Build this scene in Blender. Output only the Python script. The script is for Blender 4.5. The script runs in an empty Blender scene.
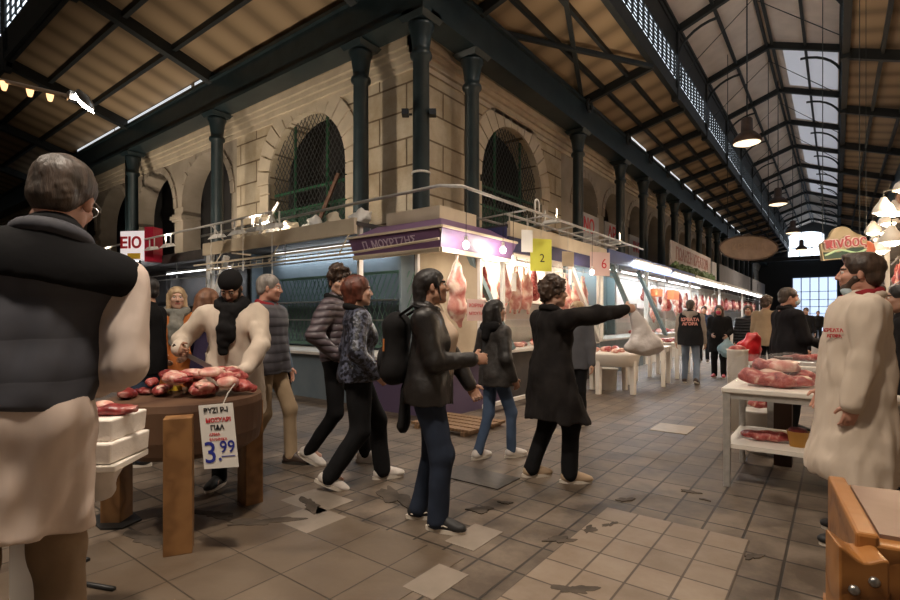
import bpy, bmesh, math, random
import numpy as np
from mathutils import Vector, Matrix
random.seed(7)
SC = bpy.context.scene
COL = SC.collection
PI = math.pi

# ------------------------------------------------------------ camera
# The building's two streets meet at a right angle: world +Y runs down the right hall,
# world -X runs down the left hall; the camera stands at the crossing, 1.37 m up.
F = 507.0
HORIZON = 317.0
CAMH = 1.37
YAW = math.atan2(386, 507)
CS, SN = math.cos(YAW), math.sin(YAW)
cam = bpy.data.objects.new('camera', bpy.data.cameras.new('camera'))
COL.objects.link(cam)
cam.location = (0, 0, CAMH)
cam.rotation_euler = (PI / 2, 0, YAW)
cam.data.sensor_width = 36
cam.data.lens = 36 * F / 900
cam.data.shift_y = (HORIZON - 300) / 900
cam.data.clip_start = 0.02
cam.data.clip_end = 300
SC.camera = cam

# ------------------------------------------------------------ world, exposure
world = bpy.data.worlds.new('overcast_sky')
SC.world = world
world.use_nodes = True
bgn = world.node_tree.nodes['Background']
bgn.inputs[0].default_value = (0.75, 0.86, 1.0, 1)
bgn.inputs[1].default_value = 1.5
SC.view_settings.view_transform = 'Standard'
SC.view_settings.look = 'None'
SC.view_settings.gamma = 1
SC.view_settings.use_curve_mapping = False
SC.view_settings.exposure = 0.5
WARM = (1.0, 0.70, 0.42)
SOFTWARM = (1.0, 0.85, 0.69)
COOL = (0.86, 0.93, 1.0)
PENDANT_W = 700
BULB_W = 10

def at(px, py, d):
    """the place seen at a spot of the photograph, d metres in front of the camera"""
    x = (px - 450) / F * d
    return Vector((x * CS - d * SN, x * SN + d * CS, CAMH + (HORIZON - py) / F * d))

def gnd(px, py, z=0.0):
    return at(px, py, F * (CAMH - z) / (py - HORIZON))

def on_x(px, X):
    """(Y, d) of the plane x = X in image column px"""
    t = (px - 450) / F
    d = X / (t * CS - SN)
    return d * (t * SN + CS), d

def on_y(px, Y):
    t = (px - 450) / F
    d = Y / (t * SN + CS)
    return d * (t * CS - SN), d

# ------------------------------------------------------------ materials
MATS = {}
def mat(name, c, c2=None, rough=0.7, metal=0.0, scale=6.0, bump=0.0, bscale=None, detail=4, emit=None, estr=0.0,
        trans=0.0, alpha=1.0, stretch=None, spec=0.5, lo=0.35, hi=0.65, coat=0.0, sss=0.0):
    if name in MATS:
        return MATS[name]
    m = bpy.data.materials.new(name)
    MATS[name] = m
    m.use_nodes = True
    nt = m.node_tree
    N, L = nt.nodes, nt.links
    b = N['Principled BSDF']
    b.inputs['Base Color'].default_value = (*c, 1)
    b.inputs['Roughness'].default_value = rough
    b.inputs['Metallic'].default_value = metal
    b.inputs['Specular IOR Level'].default_value = spec
    b.inputs['Alpha'].default_value = alpha
    if coat:
        b.inputs['Coat Weight'].default_value = coat
        b.inputs['Coat Roughness'].default_value = 0.15
    if trans:
        b.inputs['Transmission Weight'].default_value = trans
    if sss:
        b.inputs['Subsurface Weight'].default_value = sss
        b.inputs['Subsurface Radius'].default_value = (0.02, 0.008, 0.004)
        b.inputs['Subsurface Scale'].default_value = 0.5
    if emit:
        b.inputs['Emission Color'].default_value = (*emit, 1)
        b.inputs['Emission Strength'].default_value = estr
    if c2 or bump:
        tc = N.new('ShaderNodeTexCoord')
        mp = N.new('ShaderNodeMapping')
        if stretch:
            mp.inputs['Scale'].default_value = stretch
        L.new(tc.outputs['Object'], mp.inputs[0])
        nz = N.new('ShaderNodeTexNoise')
        nz.inputs['Scale'].default_value = scale
        nz.inputs['Detail'].default_value = detail
        L.new(mp.outputs[0], nz.inputs['Vector'])
        if c2:
            r = N.new('ShaderNodeValToRGB')
            r.color_ramp.elements[0].position = lo
            r.color_ramp.elements[1].position = hi
            r.color_ramp.elements[0].color = (*c, 1)
            r.color_ramp.elements[1].color = (*c2, 1)
            L.new(nz.outputs[0], r.inputs[0])
            L.new(r.outputs[0], b.inputs['Base Color'])
        if bump:
            n2 = nz
            if bscale:
                n2 = N.new('ShaderNodeTexNoise')
                n2.inputs['Scale'].default_value = bscale
                n2.inputs['Detail'].default_value = 3
                L.new(mp.outputs[0], n2.inputs['Vector'])
            bp = N.new('ShaderNodeBump')
            bp.inputs['Strength'].default_value = bump
            bp.inputs['Distance'].default_value = 0.02
            L.new(n2.outputs[0], bp.inputs['Height'])
            L.new(bp.outputs[0], b.inputs['Normal'])
    return m

def tile_mat(name, axes, w, h, c, c2, mortar, msize=0.01, rough=0.6, bump=0.6, offset=0.5, noise_c=None, nscale=1.2, wet=0.0, dist=0.02):
    """blocks or tiles laid on two axes of the object, with worn mottling"""
    m = bpy.data.materials.new(name)
    m.use_nodes = True
    nt = m.node_tree
    N, L = nt.nodes, nt.links
    b = N['Principled BSDF']
    tc = N.new('ShaderNodeTexCoord')
    sp = N.new('ShaderNodeSeparateXYZ')
    cb = N.new('ShaderNodeCombineXYZ')
    L.new(tc.outputs['Object'], sp.inputs[0])
    L.new(sp.outputs['XYZ'.index(axes[0])], cb.inputs[0])
    L.new(sp.outputs['XYZ'.index(axes[1])], cb.inputs[1])
    br = N.new('ShaderNodeTexBrick')
    br.offset = offset
    br.inputs['Scale'].default_value = 1
    br.inputs['Brick Width'].default_value = w
    br.inputs['Row Height'].default_value = h
    br.inputs['Mortar Size'].default_value = msize
    br.inputs['Mortar Smooth'].default_value = 0.3
    br.inputs['Bias'].default_value = 0.0
    br.inputs['Color1'].default_value = (*c, 1)
    br.inputs['Color2'].default_value = (*c2, 1)
    br.inputs['Mortar'].default_value = (*mortar, 1)
    L.new(cb.outputs[0], br.inputs['Vector'])
    out = br.outputs['Color']
    nz = N.new('ShaderNodeTexNoise')
    nz.inputs['Scale'].default_value = nscale
    nz.inputs['Detail'].default_value = 8
    nz.inputs['Roughness'].default_value = 0.65
    L.new(tc.outputs['Object'], nz.inputs['Vector'])
    if noise_c:
        rp = N.new('ShaderNodeValToRGB')
        rp.color_ramp.elements[0].position = 0.38
        rp.color_ramp.elements[1].position = 0.62
        rp.color_ramp.elements[0].color = (*noise_c, 1)
        rp.color_ramp.elements[1].color = (1, 1, 1, 1)
        L.new(nz.outputs[0], rp.inputs[0])
        mx = N.new('ShaderNodeMix')
        mx.data_type = 'RGBA'
        mx.blend_type = 'MULTIPLY'
        mx.inputs[0].default_value = 1
        L.new(out, mx.inputs[6])
        L.new(rp.outputs[0], mx.inputs[7])
        out = mx.outputs[2]
    L.new(out, b.inputs['Base Color'])
    if wet:
        rr = N.new('ShaderNodeMapRange')
        rr.inputs[1].default_value = 0.35
        rr.inputs[2].default_value = 0.65
        rr.inputs[3].default_value = rough - wet
        rr.inputs[4].default_value = rough
        L.new(nz.outputs[0], rr.inputs[0])
        L.new(rr.outputs[0], b.inputs['Roughness'])
    else:
        b.inputs['Roughness'].default_value = rough
    n3 = N.new('ShaderNodeTexNoise')
    n3.inputs['Scale'].default_value = 25
    n3.inputs['Detail'].default_value = 4
    L.new(tc.outputs['Object'], n3.inputs['Vector'])
    ad = N.new('ShaderNodeMath')
    ad.operation = 'MULTIPLY_ADD'
    ad.inputs[1].default_value = -1.0
    L.new(br.outputs['Fac'], ad.inputs[0])
    mu = N.new('ShaderNodeMath')
    mu.operation = 'MULTIPLY'
    mu.inputs[1].default_value = 0.25
    L.new(n3.outputs[0], mu.inputs[0])
    L.new(mu.outputs[0], ad.inputs[2])
    bp = N.new('ShaderNodeBump')
    bp.inputs['Strength'].default_value = bump
    bp.inputs['Distance'].default_value = dist
    L.new(ad.outputs[0], bp.inputs['Height'])
    L.new(bp.outputs[0], b.inputs['Normal'])
    return m

def band_mat(name, c, c2, period, axis='Z', rough=0.5, bump=0.8, dist=0.02, noise=0.0, spec=0.5):
    """quilted or boarded cloth / wood: soft bands square to one axis"""
    m = bpy.data.materials.new(name)
    m.use_nodes = True
    nt = m.node_tree
    N, L = nt.nodes, nt.links
    b = N['Principled BSDF']
    b.inputs['Roughness'].default_value = rough
    b.inputs['Specular IOR Level'].default_value = spec
    tc = N.new('ShaderNodeTexCoord')
    wv = N.new('ShaderNodeTexWave')
    wv.wave_type = 'BANDS'
    wv.bands_direction = axis
    wv.inputs['Scale'].default_value = PI / 10 / period
    wv.inputs['Distortion'].default_value = noise
    wv.inputs['Detail'].default_value = 2
    wv.inputs['Detail Scale'].default_value = 2.0
    L.new(tc.outputs['Object'], wv.inputs['Vector'])
    pw = N.new('ShaderNodeMath')
    pw.operation = 'POWER'
    pw.inputs[1].default_value = 0.4
    L.new(wv.outputs['Fac'], pw.inputs[0])
    rp = N.new('ShaderNodeValToRGB')
    rp.color_ramp.elements[0].position = 0.3
    rp.color_ramp.elements[0].color = (*c, 1)
    rp.color_ramp.elements[1].color = (*c2, 1)
    L.new(pw.outputs[0], rp.inputs[0])
    L.new(rp.outputs[0], b.inputs['Base Color'])
    bp = N.new('ShaderNodeBump')
    bp.inputs['Strength'].default_value = bump
    bp.inputs['Distance'].default_value = dist
    L.new(pw.outputs[0], bp.inputs['Height'])
    L.new(bp.outputs[0], b.inputs['Normal'])
    MATS[name] = m
    return m

# ------------------------------------------------------------ mesh building
class MB:
    def __init__(s):
        s.v, s.f, s.mi = [], [], []
    def add(s, verts, faces, mi=0):
        o = len(s.v)
        s.v.extend([tuple(v) for v in verts])
        s.f.extend([tuple(i + o for i in f) for f in faces])
        s.mi.extend([mi] * len(faces))
        return s
    def box(s, c, size, rot=None, mi=0, taper=1.0):
        x, y, z = size[0] / 2, size[1] / 2, size[2] / 2
        t = taper
        vs = [Vector(p) for p in ((-x, -y, -z), (x, -y, -z), (x, y, -z), (-x, y, -z), (-x * t, -y * t, z), (x * t, -y * t, z), (x * t, y * t, z), (-x * t, y * t, z))]
        if rot is not None:
            vs = [rot @ v for v in vs]
        c = Vector(c)
        return s.add([v + c for v in vs], [(0, 3, 2, 1), (4, 5, 6, 7), (0, 1, 5, 4), (1, 2, 6, 5), (2, 3, 7, 6), (3, 0, 4, 7)], mi)
    def span(s, a, b, mi=0):
        a, b = Vector(a), Vector(b)
        return s.box((a + b) / 2, [abs(q) for q in (b - a)], None, mi)
    def beam(s, a, b, w, h, up=(0, 0, 1), mi=0):
        a, b = Vector(a), Vector(b)
        d = b - a
        n = d.normalized()
        u = Vector(up)
        if abs(n.dot(u)) > 0.98:
            u = Vector((1, 0, 0))
        sd = n.cross(u).normalized()
        u = sd.cross(n)
        rot = Matrix((sd, n, u)).transposed()
        return s.box((a + b) / 2, (w, d.length, h), rot, mi)
    def tube(s, pts, r, n=8, mi=0, cap=True, ry=None):
        pts = [Vector(p) for p in pts]
        rs = list(r) if hasattr(r, '__len__') else [r] * len(pts)
        o = len(s.v)
        prev = None
        for i, p in enumerate(pts):
            d = (pts[min(i + 1, len(pts) - 1)] - pts[max(i - 1, 0)]).normalized()
            if prev is None:
                a = Vector((0, 0, 1)) if abs(d.z) < 0.9 else Vector((1, 0, 0))
                x = d.cross(a).normalized()
            else:
                x = (prev - d * prev.dot(d)).normalized()
            prev = x
            y = d.cross(x)
            for k in range(n):
                an = 2 * PI * k / n
                s.v.append(tuple(p + x * math.cos(an) * rs[i] + y * math.sin(an) * rs[i] * (ry or 1)))
        for i in range(len(pts) - 1):
            for k in range(n):
                k2 = (k + 1) % n
                s.f.append((o + i * n + k, o + i * n + k2, o + (i + 1) * n + k2, o + (i + 1) * n + k))
                s.mi.append(mi)
        if cap:
            s.f.append(tuple(o + k for k in reversed(range(n))))
            s.f.append(tuple(o + (len(pts) - 1) * n + k for k in range(n)))
            s.mi += [mi, mi]
        return s
    def lathe(s, prof, c=(0, 0, 0), n=24, mi=0, sx=1, sy=1, wob=None):
        c = Vector(c)
        o = len(s.v)
        for (r, z) in prof:
            for k in range(n):
                a = 2 * PI * k / n
                q = r * (wob(a) if wob else 1)
                s.v.append((c.x + q * math.cos(a) * sx, c.y + q * math.sin(a) * sy, c.z + z))
        for i in range(len(prof) - 1):
            for k in range(n):
                k2 = (k + 1) % n
                s.f.append((o + i * n + k, o + i * n + k2, o + (i + 1) * n + k2, o + (i + 1) * n + k))
                s.mi.append(mi)
        if prof[0][0] > 1e-5:
            s.f.append(tuple(o + k for k in reversed(range(n))))
            s.mi.append(mi)
        if prof[-1][0] > 1e-5:
            s.f.append(tuple(o + (len(prof) - 1) * n + k for k in range(n)))
            s.mi.append(mi)
        return s
    def ball(s, c, r, n=12, mi=0):
        r = r if hasattr(r, '__len__') else (r, r, r)
        prof = [(math.sin(PI * i / n), -math.cos(PI * i / n)) for i in range(n + 1)]
        c = Vector(c)
        o = len(s.v)
        for (q, z) in prof:
            for k in range(n):
                a = 2 * PI * k / n
                s.v.append((c.x + q * math.cos(a) * r[0], c.y + q * math.sin(a) * r[1], c.z + z * r[2]))
        for i in range(n):
            for k in range(n):
                k2 = (k + 1) % n
                s.f.append((o + i * n + k, o + i * n + k2, o + (i + 1) * n + k2, o + (i + 1) * n + k))
                s.mi.append(mi)
        return s
    def prism(s, poly, z0, z1, fn=None, mi=0):
        n = len(poly)
        fn = fn or (lambda a, b, c: (a, b, c))
        vs = [fn(a, b, z0) for a, b in poly] + [fn(a, b, z1) for a, b in poly]
        fs = [tuple(reversed(range(n))), tuple(range(n, 2 * n))] + [(i, (i + 1) % n, n + (i + 1) % n, n + i) for i in range(n)]
        return s.add(vs, fs, mi)
    def build(s, name, m, parent=None, smooth=False, loc=None, rotz=0.0, bevel=0.0):
        me = bpy.data.meshes.new(name)
        me.from_pydata(s.v, [], s.f)
        ms = m if isinstance(m, (list, tuple)) else [m]
        for q in ms:
            me.materials.append(q)
        if len(ms) > 1:
            me.polygons.foreach_set('material_index', s.mi)
        bm = bmesh.new()
        bm.from_mesh(me)
        bmesh.ops.remove_doubles(bm, verts=bm.verts, dist=1e-5)
        bmesh.ops.recalc_face_normals(bm, faces=bm.faces)
        bm.to_mesh(me)
        bm.free()
        if smooth:
            me.polygons.foreach_set('use_smooth', [True] * len(me.polygons))
        o = bpy.data.objects.new(name, me)
        COL.objects.link(o)
        if parent:
            o.parent = parent
        if loc is not None:
            o.location = loc
        o.rotation_euler.z = rotz
        if bevel:
            md = o.modifiers.new('bevel', 'BEVEL')
            md.width = bevel
            md.segments = 2
            md.limit_method = 'ANGLE'
        return o

def thing(name, label, cat, loc=(0, 0, 0), rotz=0.0, group=None):
    o = bpy.data.objects.new(name, None)
    COL.objects.link(o)
    o.empty_display_size = 0.1
    o.location = loc
    o.rotation_euler = (0, 0, rotz)
    tag(o, label, cat, group)
    return o

def tag(o, label=None, cat=None, group=None, kind=None):
    if label:
        o['label'] = label
    if cat:
        o['category'] = cat
    if group:
        o['group'] = group
    if kind:
        o['kind'] = kind
    return o

def struct(name, mb, m, smooth=False, bevel=0.0, label=None):
    o = mb.build(name, m, smooth=smooth, bevel=bevel)
    o['kind'] = 'structure'
    if label:
        o['label'] = label
    return o

def dup(root, loc, rotz=None, label=None, group=None):
    r = root.copy()
    COL.objects.link(r)
    r.location = loc
    if rotz is not None:
        r.rotation_euler = (0, 0, rotz)
    if label:
        r['label'] = label
    if group:
        r['group'] = group
    for ch in list(root.children):
        c = ch.copy()
        COL.objects.link(c)
        c.parent = r
        for g in list(ch.children):
            e = g.copy()
            COL.objects.link(e)
            e.parent = c
    return r

def light(name, kind, loc, power, color, size=0.1, parent=None, rot=None, spot=None, blend=0.6):
    d = bpy.data.lights.new(name, kind)
    d.energy = power
    d.color = color
    if kind == 'AREA':
        d.shape = 'RECTANGLE'
        d.size, d.size_y = size if hasattr(size, '__len__') else (size, size)
    else:
        d.shadow_soft_size = size
    if spot:
        d.spot_size = spot
        d.spot_blend = blend
    o = bpy.data.objects.new(name, d)
    COL.objects.link(o)
    o.location = loc
    if rot:
        o.rotation_euler = rot
    if parent:
        o.parent = parent
    return o

def text_mb(body, size, depth=0.004, font_shear=0.0, bold=0.0):
    """lettering as a mesh in its own x-z plane, facing -y, centred"""
    cu = bpy.data.curves.new('lettering', 'FONT')
    cu.body = body
    cu.size = size
    cu.align_x = 'CENTER'
    cu.align_y = 'CENTER'
    cu.extrude = depth / 2
    cu.offset = bold
    cu.shear = font_shear
    cu.resolution_u = 3
    t = bpy.data.objects.new('lettering', cu)
    COL.objects.link(t)
    dg = bpy.context.evaluated_depsgraph_get()
    me = bpy.data.meshes.new_from_object(t.evaluated_get(dg))
    mb = MB()
    mb.add([(v.co.x, -v.co.z, v.co.y) for v in me.vertices], [tuple(p.vertices) for p in me.polygons])
    bpy.data.objects.remove(t)
    bpy.data.curves.remove(cu)
    bpy.data.meshes.remove(me)
    return mb

def place(mb, loc, rotz=0.0, tilt=0.0, scale=(1, 1, 1)):
    """move a builder's vertices: scale, tip about x, turn about z, shift"""
    R = Matrix.Rotation(rotz, 3, 'Z') @ Matrix.Rotation(tilt, 3, 'X')
    loc = Vector(loc)
    mb.v = [tuple(R @ Vector((v[0] * scale[0], v[1] * scale[1], v[2] * scale[2])) + loc) for v in mb.v]
    return mb

def join(*mbs):
    r = MB()
    for i, m in enumerate(mbs):
        r.add(m.v, m.f, 0)
        r.mi[-len(m.f):] = m.mi
    return r

# ------------------------------------------------------------ soft forms (distance field -> quads)
def cone(a, b, ra, rb=None, sy=1.0, k=None):
    return ('c', Vector(a), Vector(b), ra, ra if rb is None else rb, sy, k)
def ell(c, r, rot=None, k=None):
    return ('e', Vector(c), r, rot, k)
def cut(p, k=0.01):
    return ('-', p, k)

def sdf_mesh(prims, vox, k=0.03, planes=(), disp=None, mi_fn=None, pad=0.03):
    lo = np.array([1e9] * 3)
    hi = -lo
    def bounds(p):
        if p[0] == 'c':
            r = max(p[3], p[4]) * max(1.0, p[5])
            P = np.array([p[1], p[2]])
            return P.min(0) - r, P.max(0) + r
        r = max(p[2]) if p[3] is not None else np.array(p[2])
        return np.array(p[1]) - r, np.array(p[1]) + r
    for p in prims:
        if p[0] in '-p':
            continue
        a, b = bounds(p)
        lo = np.minimum(lo, a)
        hi = np.maximum(hi, b)
    lo -= pad
    hi += pad
    n = np.ceil((hi - lo) / vox).astype(int) + 1
    ax = [lo[i] + vox * np.arange(n[i]) for i in range(3)]
    D = np.full(tuple(n), 1.0, dtype=np.float32)
    def ev(p, X, Y, Z):
        if p[0] == 'c':
            a, b, ra, rb, sy = p[1], p[2], p[3], p[4], p[5]
            ab = np.array(b - a)
            ab[1] /= sy
            L2 = max(float(ab @ ab), 1e-9)
            px, py, pz = X - a[0], (Y - a[1]) / sy, Z - a[2]
            t = np.clip((px * ab[0] + py * ab[1] + pz * ab[2]) / L2, 0, 1)
            r = ra + (rb - ra) * t
            return (np.sqrt((px - t * ab[0]) ** 2 + (py - t * ab[1]) ** 2 + (pz - t * ab[2]) ** 2) - r) * min(1.0, sy)
        c, r, rot = p[1], p[2], p[3]
        px, py, pz = X - c[0], Y - c[1], Z - c[2]
        if rot is not None:
            R = rot.transposed()
            px, py, pz = [R[i][0] * px + R[i][1] * py + R[i][2] * pz for i in range(3)]
        q = np.sqrt((px / r[0]) ** 2 + (py / r[1]) ** 2 + (pz / r[2]) ** 2)
        return (q - 1) * min(r)
    for p in prims:
        if p[0] == 'p':     # keep only one side of a plane, for what has been laid down so far
            D = np.maximum(D, (ax[0][:, None, None] * p[1][0] + ax[1][None, :, None] * p[1][1] + ax[2][None, None, :] * p[1][2]) - p[2]).astype(np.float32)
            continue
        neg = p[0] == '-'
        kk = p[2] if neg else (p[-1] if p[-1] is not None else k)
        if neg:
            p = p[1]
        a, b = bounds(p)
        m = kk * 1.5 + 2.5 * vox
        i0 = np.maximum(np.floor((a - m - lo) / vox).astype(int), 0)
        i1 = np.minimum(np.ceil((b + m - lo) / vox).astype(int) + 1, n)
        if (i1 <= i0).any():
            continue
        sl = tuple(slice(i0[i], i1[i]) for i in range(3))
        d2 = ev(p, ax[0][sl[0]][:, None, None], ax[1][sl[1]][None, :, None], ax[2][sl[2]][None, None, :])
        d1 = D[sl]
        if neg:
            d1, d2 = d1, -d2
            h = np.clip(0.5 - 0.5 * (d1 - d2) / kk, 0, 1)
            D[sl] = d1 * (1 - h) + d2 * h + kk * h * (1 - h)
        else:
            h = np.clip(0.5 + 0.5 * (d2 - d1) / kk, 0, 1)
            D[sl] = d2 * (1 - h) + d1 * h - kk * h * (1 - h)
    if disp is not None:
        D += disp(ax[0][:, None, None], ax[1][None, :, None], ax[2][None, None, :]).astype(np.float32)
    for (pn, off) in planes:
        pn = np.array(pn, dtype=float)
        D = np.maximum(D, (ax[0][:, None, None] * pn[0] + ax[1][None, :, None] * pn[1] + ax[2][None, None, :] * pn[2]) - off)
    D = np.pad(D, 1, constant_values=1.0)
    lo = lo - vox
    S = D < 0
    n = np.array(D.shape)
    c = n - 1
    cnt = np.zeros(tuple(c), dtype=np.int32)
    acc = [np.zeros(tuple(c), dtype=np.float32) for _ in range(3)]
    def corner(A, i, j, l):
        return A[i:c[0] + i, j:c[1] + j, l:c[2] + l]
    for axis in range(3):
        o1, o2 = [q for q in range(3) if q != axis]
        for u in (0, 1):
            for v in (0, 1):
                i = [0, 0, 0]
                i[o1], i[o2] = u, v
                j = list(i)
                j[axis] = 1
                s0, s1 = corner(S, *i), corner(S, *j)
                x = s0 != s1
                if not x.any():
                    continue
                d0, d1 = corner(D, *i)[x], corner(D, *j)[x]
                t = d0 / (d0 - d1)
                cnt[x] += 1
                acc[axis][x] += t
                acc[o1][x] += u
                acc[o2][x] += v
    act = cnt > 0
    idx = np.full(tuple(c), -1, dtype=np.int32)
    idx[act] = np.arange(int(act.sum()))
    base = np.argwhere(act).astype(np.float32)
    V = np.stack([acc[i][act] / cnt[act] for i in range(3)], 1) + base
    V = V * vox + lo
    faces = []
    for axis in range(3):
        o1, o2 = (axis + 1) % 3, (axis + 2) % 3
        sl0 = [slice(None)] * 3
        sl1 = [slice(None)] * 3
        sl0[axis] = slice(0, -1)
        sl1[axis] = slice(1, None)
        x = np.argwhere(S[tuple(sl0)] != S[tuple(sl1)])
        if not len(x):
            continue
        ok = (x[:, o1] > 0) & (x[:, o2] > 0) & (x[:, o1] < c[o1]) & (x[:, o2] < c[o2])
        x = x[ok]
        q = []
        for (u, v) in ((0, 0), (1, 0), (1, 1), (0, 1)):
            y = x.copy()
            y[:, o1] -= u
            y[:, o2] -= v
            q.append(idx[y[:, 0], y[:, 1], y[:, 2]])
        q = np.stack(q, 1)
        flip = ~S[x[:, 0], x[:, 1], x[:, 2]]
        q[flip] = q[flip][:, ::-1]
        faces.append(q)
    Fq = np.concatenate(faces) if faces else np.zeros((0, 4), int)
    mb = MB()
    mb.v = V.tolist()
    mb.f = Fq.tolist()
    mb.mi = [0] * len(mb.f)
    if mi_fn is not None and len(mb.f):
        cen = V[Fq].mean(1)
        mb.mi = mi_fn(cen).astype(int).tolist()
    return mb

def raw_build(mb, name, m, parent=None, smooth=True, loc=None, rotz=0.0, xf=None):
    """as MB.build, without the clean-up a closed soft form does not need"""
    me = bpy.data.meshes.new(name)
    vs = mb.v
    if xf is not None:
        vs = [tuple(xf @ Vector(v)) for v in vs]
    me.from_pydata(vs, [], mb.f)
    ms = m if isinstance(m, (list, tuple)) else [m]
    for q in ms:
        me.materials.append(q)
    if len(ms) > 1:
        me.polygons.foreach_set('material_index', mb.mi)
    me.polygons.foreach_set('use_smooth', [smooth] * len(me.polygons))
    o = bpy.data.objects.new(name, me)
    COL.objects.link(o)
    if parent:
        o.parent = parent
    if loc is not None:
        o.location = loc
    o.rotation_euler.z = rotz
    return o
# ------------------------------------------------------------ the hall
XC, YC = -5.86, 6.85          # column lines of the two facades
XW, YW = XC - 0.6, YC + 0.6   # wall planes
CT = 6.66                     # column top
GT = 7.5                      # girder top
NL, NR, RIDGE = -3.85, 0.2, -1.83
XR = 2.2                      # right column line
LN = 3.7                      # clerestory line of the left hall
HZ, EZ, RZ = 8.15, 10.0, 10.75
HL, EL, RL = 8.5, 11.0, 11.7   # the left hall's own heights
YEND = 62.0
XEND = -48.0
TRUSS_Y = [16.3 + 4.3 * i for i in range(11)]

iron = mat('dark_teal_iron_paint', (0.012, 0.022, 0.026), (0.02, 0.034, 0.038), rough=0.38, scale=3, bump=0.05, bscale=40)
iron_dull = mat('sooty_iron', (0.010, 0.013, 0.014), (0.018, 0.021, 0.021), rough=0.6, scale=2)
boards = band_mat('tan_roof_boards', (0.20, 0.135, 0.075), (0.36, 0.25, 0.145), 0.9, axis='X', rough=0.85, bump=0.3, dist=0.01)
boards_y = band_mat('tan_roof_boards_crosswise', (0.20, 0.135, 0.075), (0.36, 0.25, 0.145), 0.9, axis='Y', rough=0.85, bump=0.3, dist=0.01)
boards_daylight_painted = mat('upper_roof_boards_painted_daylight', (0.58, 0.49, 0.42), (0.68, 0.58, 0.50), rough=0.85, scale=1.5)  # daylight on the upper boards is put into this paler colour
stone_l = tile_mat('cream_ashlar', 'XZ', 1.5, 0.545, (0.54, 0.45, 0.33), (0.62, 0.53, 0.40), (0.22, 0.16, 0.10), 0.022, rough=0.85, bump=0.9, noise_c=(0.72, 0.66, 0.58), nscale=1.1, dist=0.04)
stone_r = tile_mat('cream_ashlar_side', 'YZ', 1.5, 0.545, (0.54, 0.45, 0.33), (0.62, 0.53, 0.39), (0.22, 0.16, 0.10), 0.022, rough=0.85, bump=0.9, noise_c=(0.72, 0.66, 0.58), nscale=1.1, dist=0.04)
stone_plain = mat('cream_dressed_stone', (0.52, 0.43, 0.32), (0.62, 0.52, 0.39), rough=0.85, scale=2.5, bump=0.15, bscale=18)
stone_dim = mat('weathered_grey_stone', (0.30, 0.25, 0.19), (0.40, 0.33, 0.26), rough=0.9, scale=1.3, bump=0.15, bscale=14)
pinkish = mat('pink_painted_reveal', (0.50, 0.36, 0.29), (0.58, 0.43, 0.35), rough=0.8, scale=3)
dark_room = mat('painted_interior_shade', (0.035, 0.032, 0.032), (0.05, 0.045, 0.044), rough=0.95, scale=1)  # near-black colour stands in for the shade behind the arches
glass_day = mat('daylit_louvre_glass', (0.8, 0.85, 0.9), emit=(0.80, 0.90, 1.0), estr=1.3)
glass_dim = mat('narrow_daylit_glass', (0.7, 0.75, 0.8), emit=(0.90, 0.95, 1.0), estr=0.55)
glass_end = mat('blown_out_end_glass', (0.8, 0.85, 0.9), emit=(0.80, 0.90, 1.0), estr=1.8)
mesh_green = mat('green_painted_frame', (0.02, 0.10, 0.045), rough=0.5)
wire = mat('window_wire', (0.10, 0.10, 0.095), rough=0.5, metal=0.5)
rust = mat('rusty_iron', (0.12, 0.06, 0.04), (0.2, 0.11, 0.07), rough=0.8, scale=12)

# floor: grey-brown setts laid square to the streets, with re-laid patches
floor_m = tile_mat('worn_market_tiles', 'YX', 0.34, 0.23, (0.135, 0.102, 0.074), (0.190, 0.146, 0.108), (0.040, 0.030, 0.021), 0.009, rough=0.68, bump=0.5, offset=0.0, noise_c=(0.40, 0.36, 0.32), nscale=2.6, wet=0.16, dist=0.008)
big_m = tile_mat('large_smooth_slabs', 'YX', 0.40, 0.40, (0.130, 0.097, 0.068), (0.155, 0.117, 0.083), (0.055, 0.04, 0.028), 0.005, rough=0.6, bump=0.4, offset=0.0, noise_c=(0.66, 0.62, 0.58), nscale=1.2, wet=0.2, dist=0.008)
pale_m = tile_mat('pale_new_tiles', 'YX', 0.245, 0.222, (0.215, 0.166, 0.122), (0.275, 0.214, 0.158), (0.085, 0.06, 0.042), 0.007, rough=0.6, bump=0.4, offset=0.0, noise_c=(0.80, 0.75, 0.70), nscale=3, dist=0.008)
fl = MB().span((XEND, -14, -0.2), (8, YEND + 6, 0))
struct('floor', fl, floor_m)
def patch(name, x0, y0, x1, y1, m, z=0.003):
    mb = MB().span((0, 0, -0.004), (x1 - x0, y1 - y0, z))
    o = mb.build(name, m, loc=(x0, y0, 0))
    o['kind'] = 'structure'
    return o
patch('floor_slabs', -3.55, -1.2, -1.68, 2.34, big_m)
patch('floor_pale_tiles', -1.31, 0.9, -0.42, 3.58, pale_m, 0.004)
for (a, b, w, h, mm) in ((-2.42, 1.98, 0.22, 0.34, pale_m), (-2.19, 1.98, 0.22, 0.34, pale_m), (-3.25, 2.2, 0.46, 0.36, big_m), (-3.05, 2.62, 0.3, 0.3, big_m), (-2.95, 1.10, 0.32, 0.34, pale_m)):
    pass
grey_tile = mat('grey_replacement_tile', (0.20, 0.165, 0.13), (0.25, 0.205, 0.165), rough=0.6, scale=5)
for (a, b, w, h) in ((-1.90, 2.44, 0.215, 0.33), (-3.30, 2.24, 0.44, 0.33), (-3.02, 2.0, 0.36, 0.33), (-1.75, 1.9, 0.2, 0.3)):
    patch('floor_tile', a, b, a + w, b + h, grey_tile, 0.0035)
dirt = mat('damp_black_dirt', (0.045, 0.033, 0.023), (0.085, 0.063, 0.045), rough=0.8, scale=9)
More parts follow.
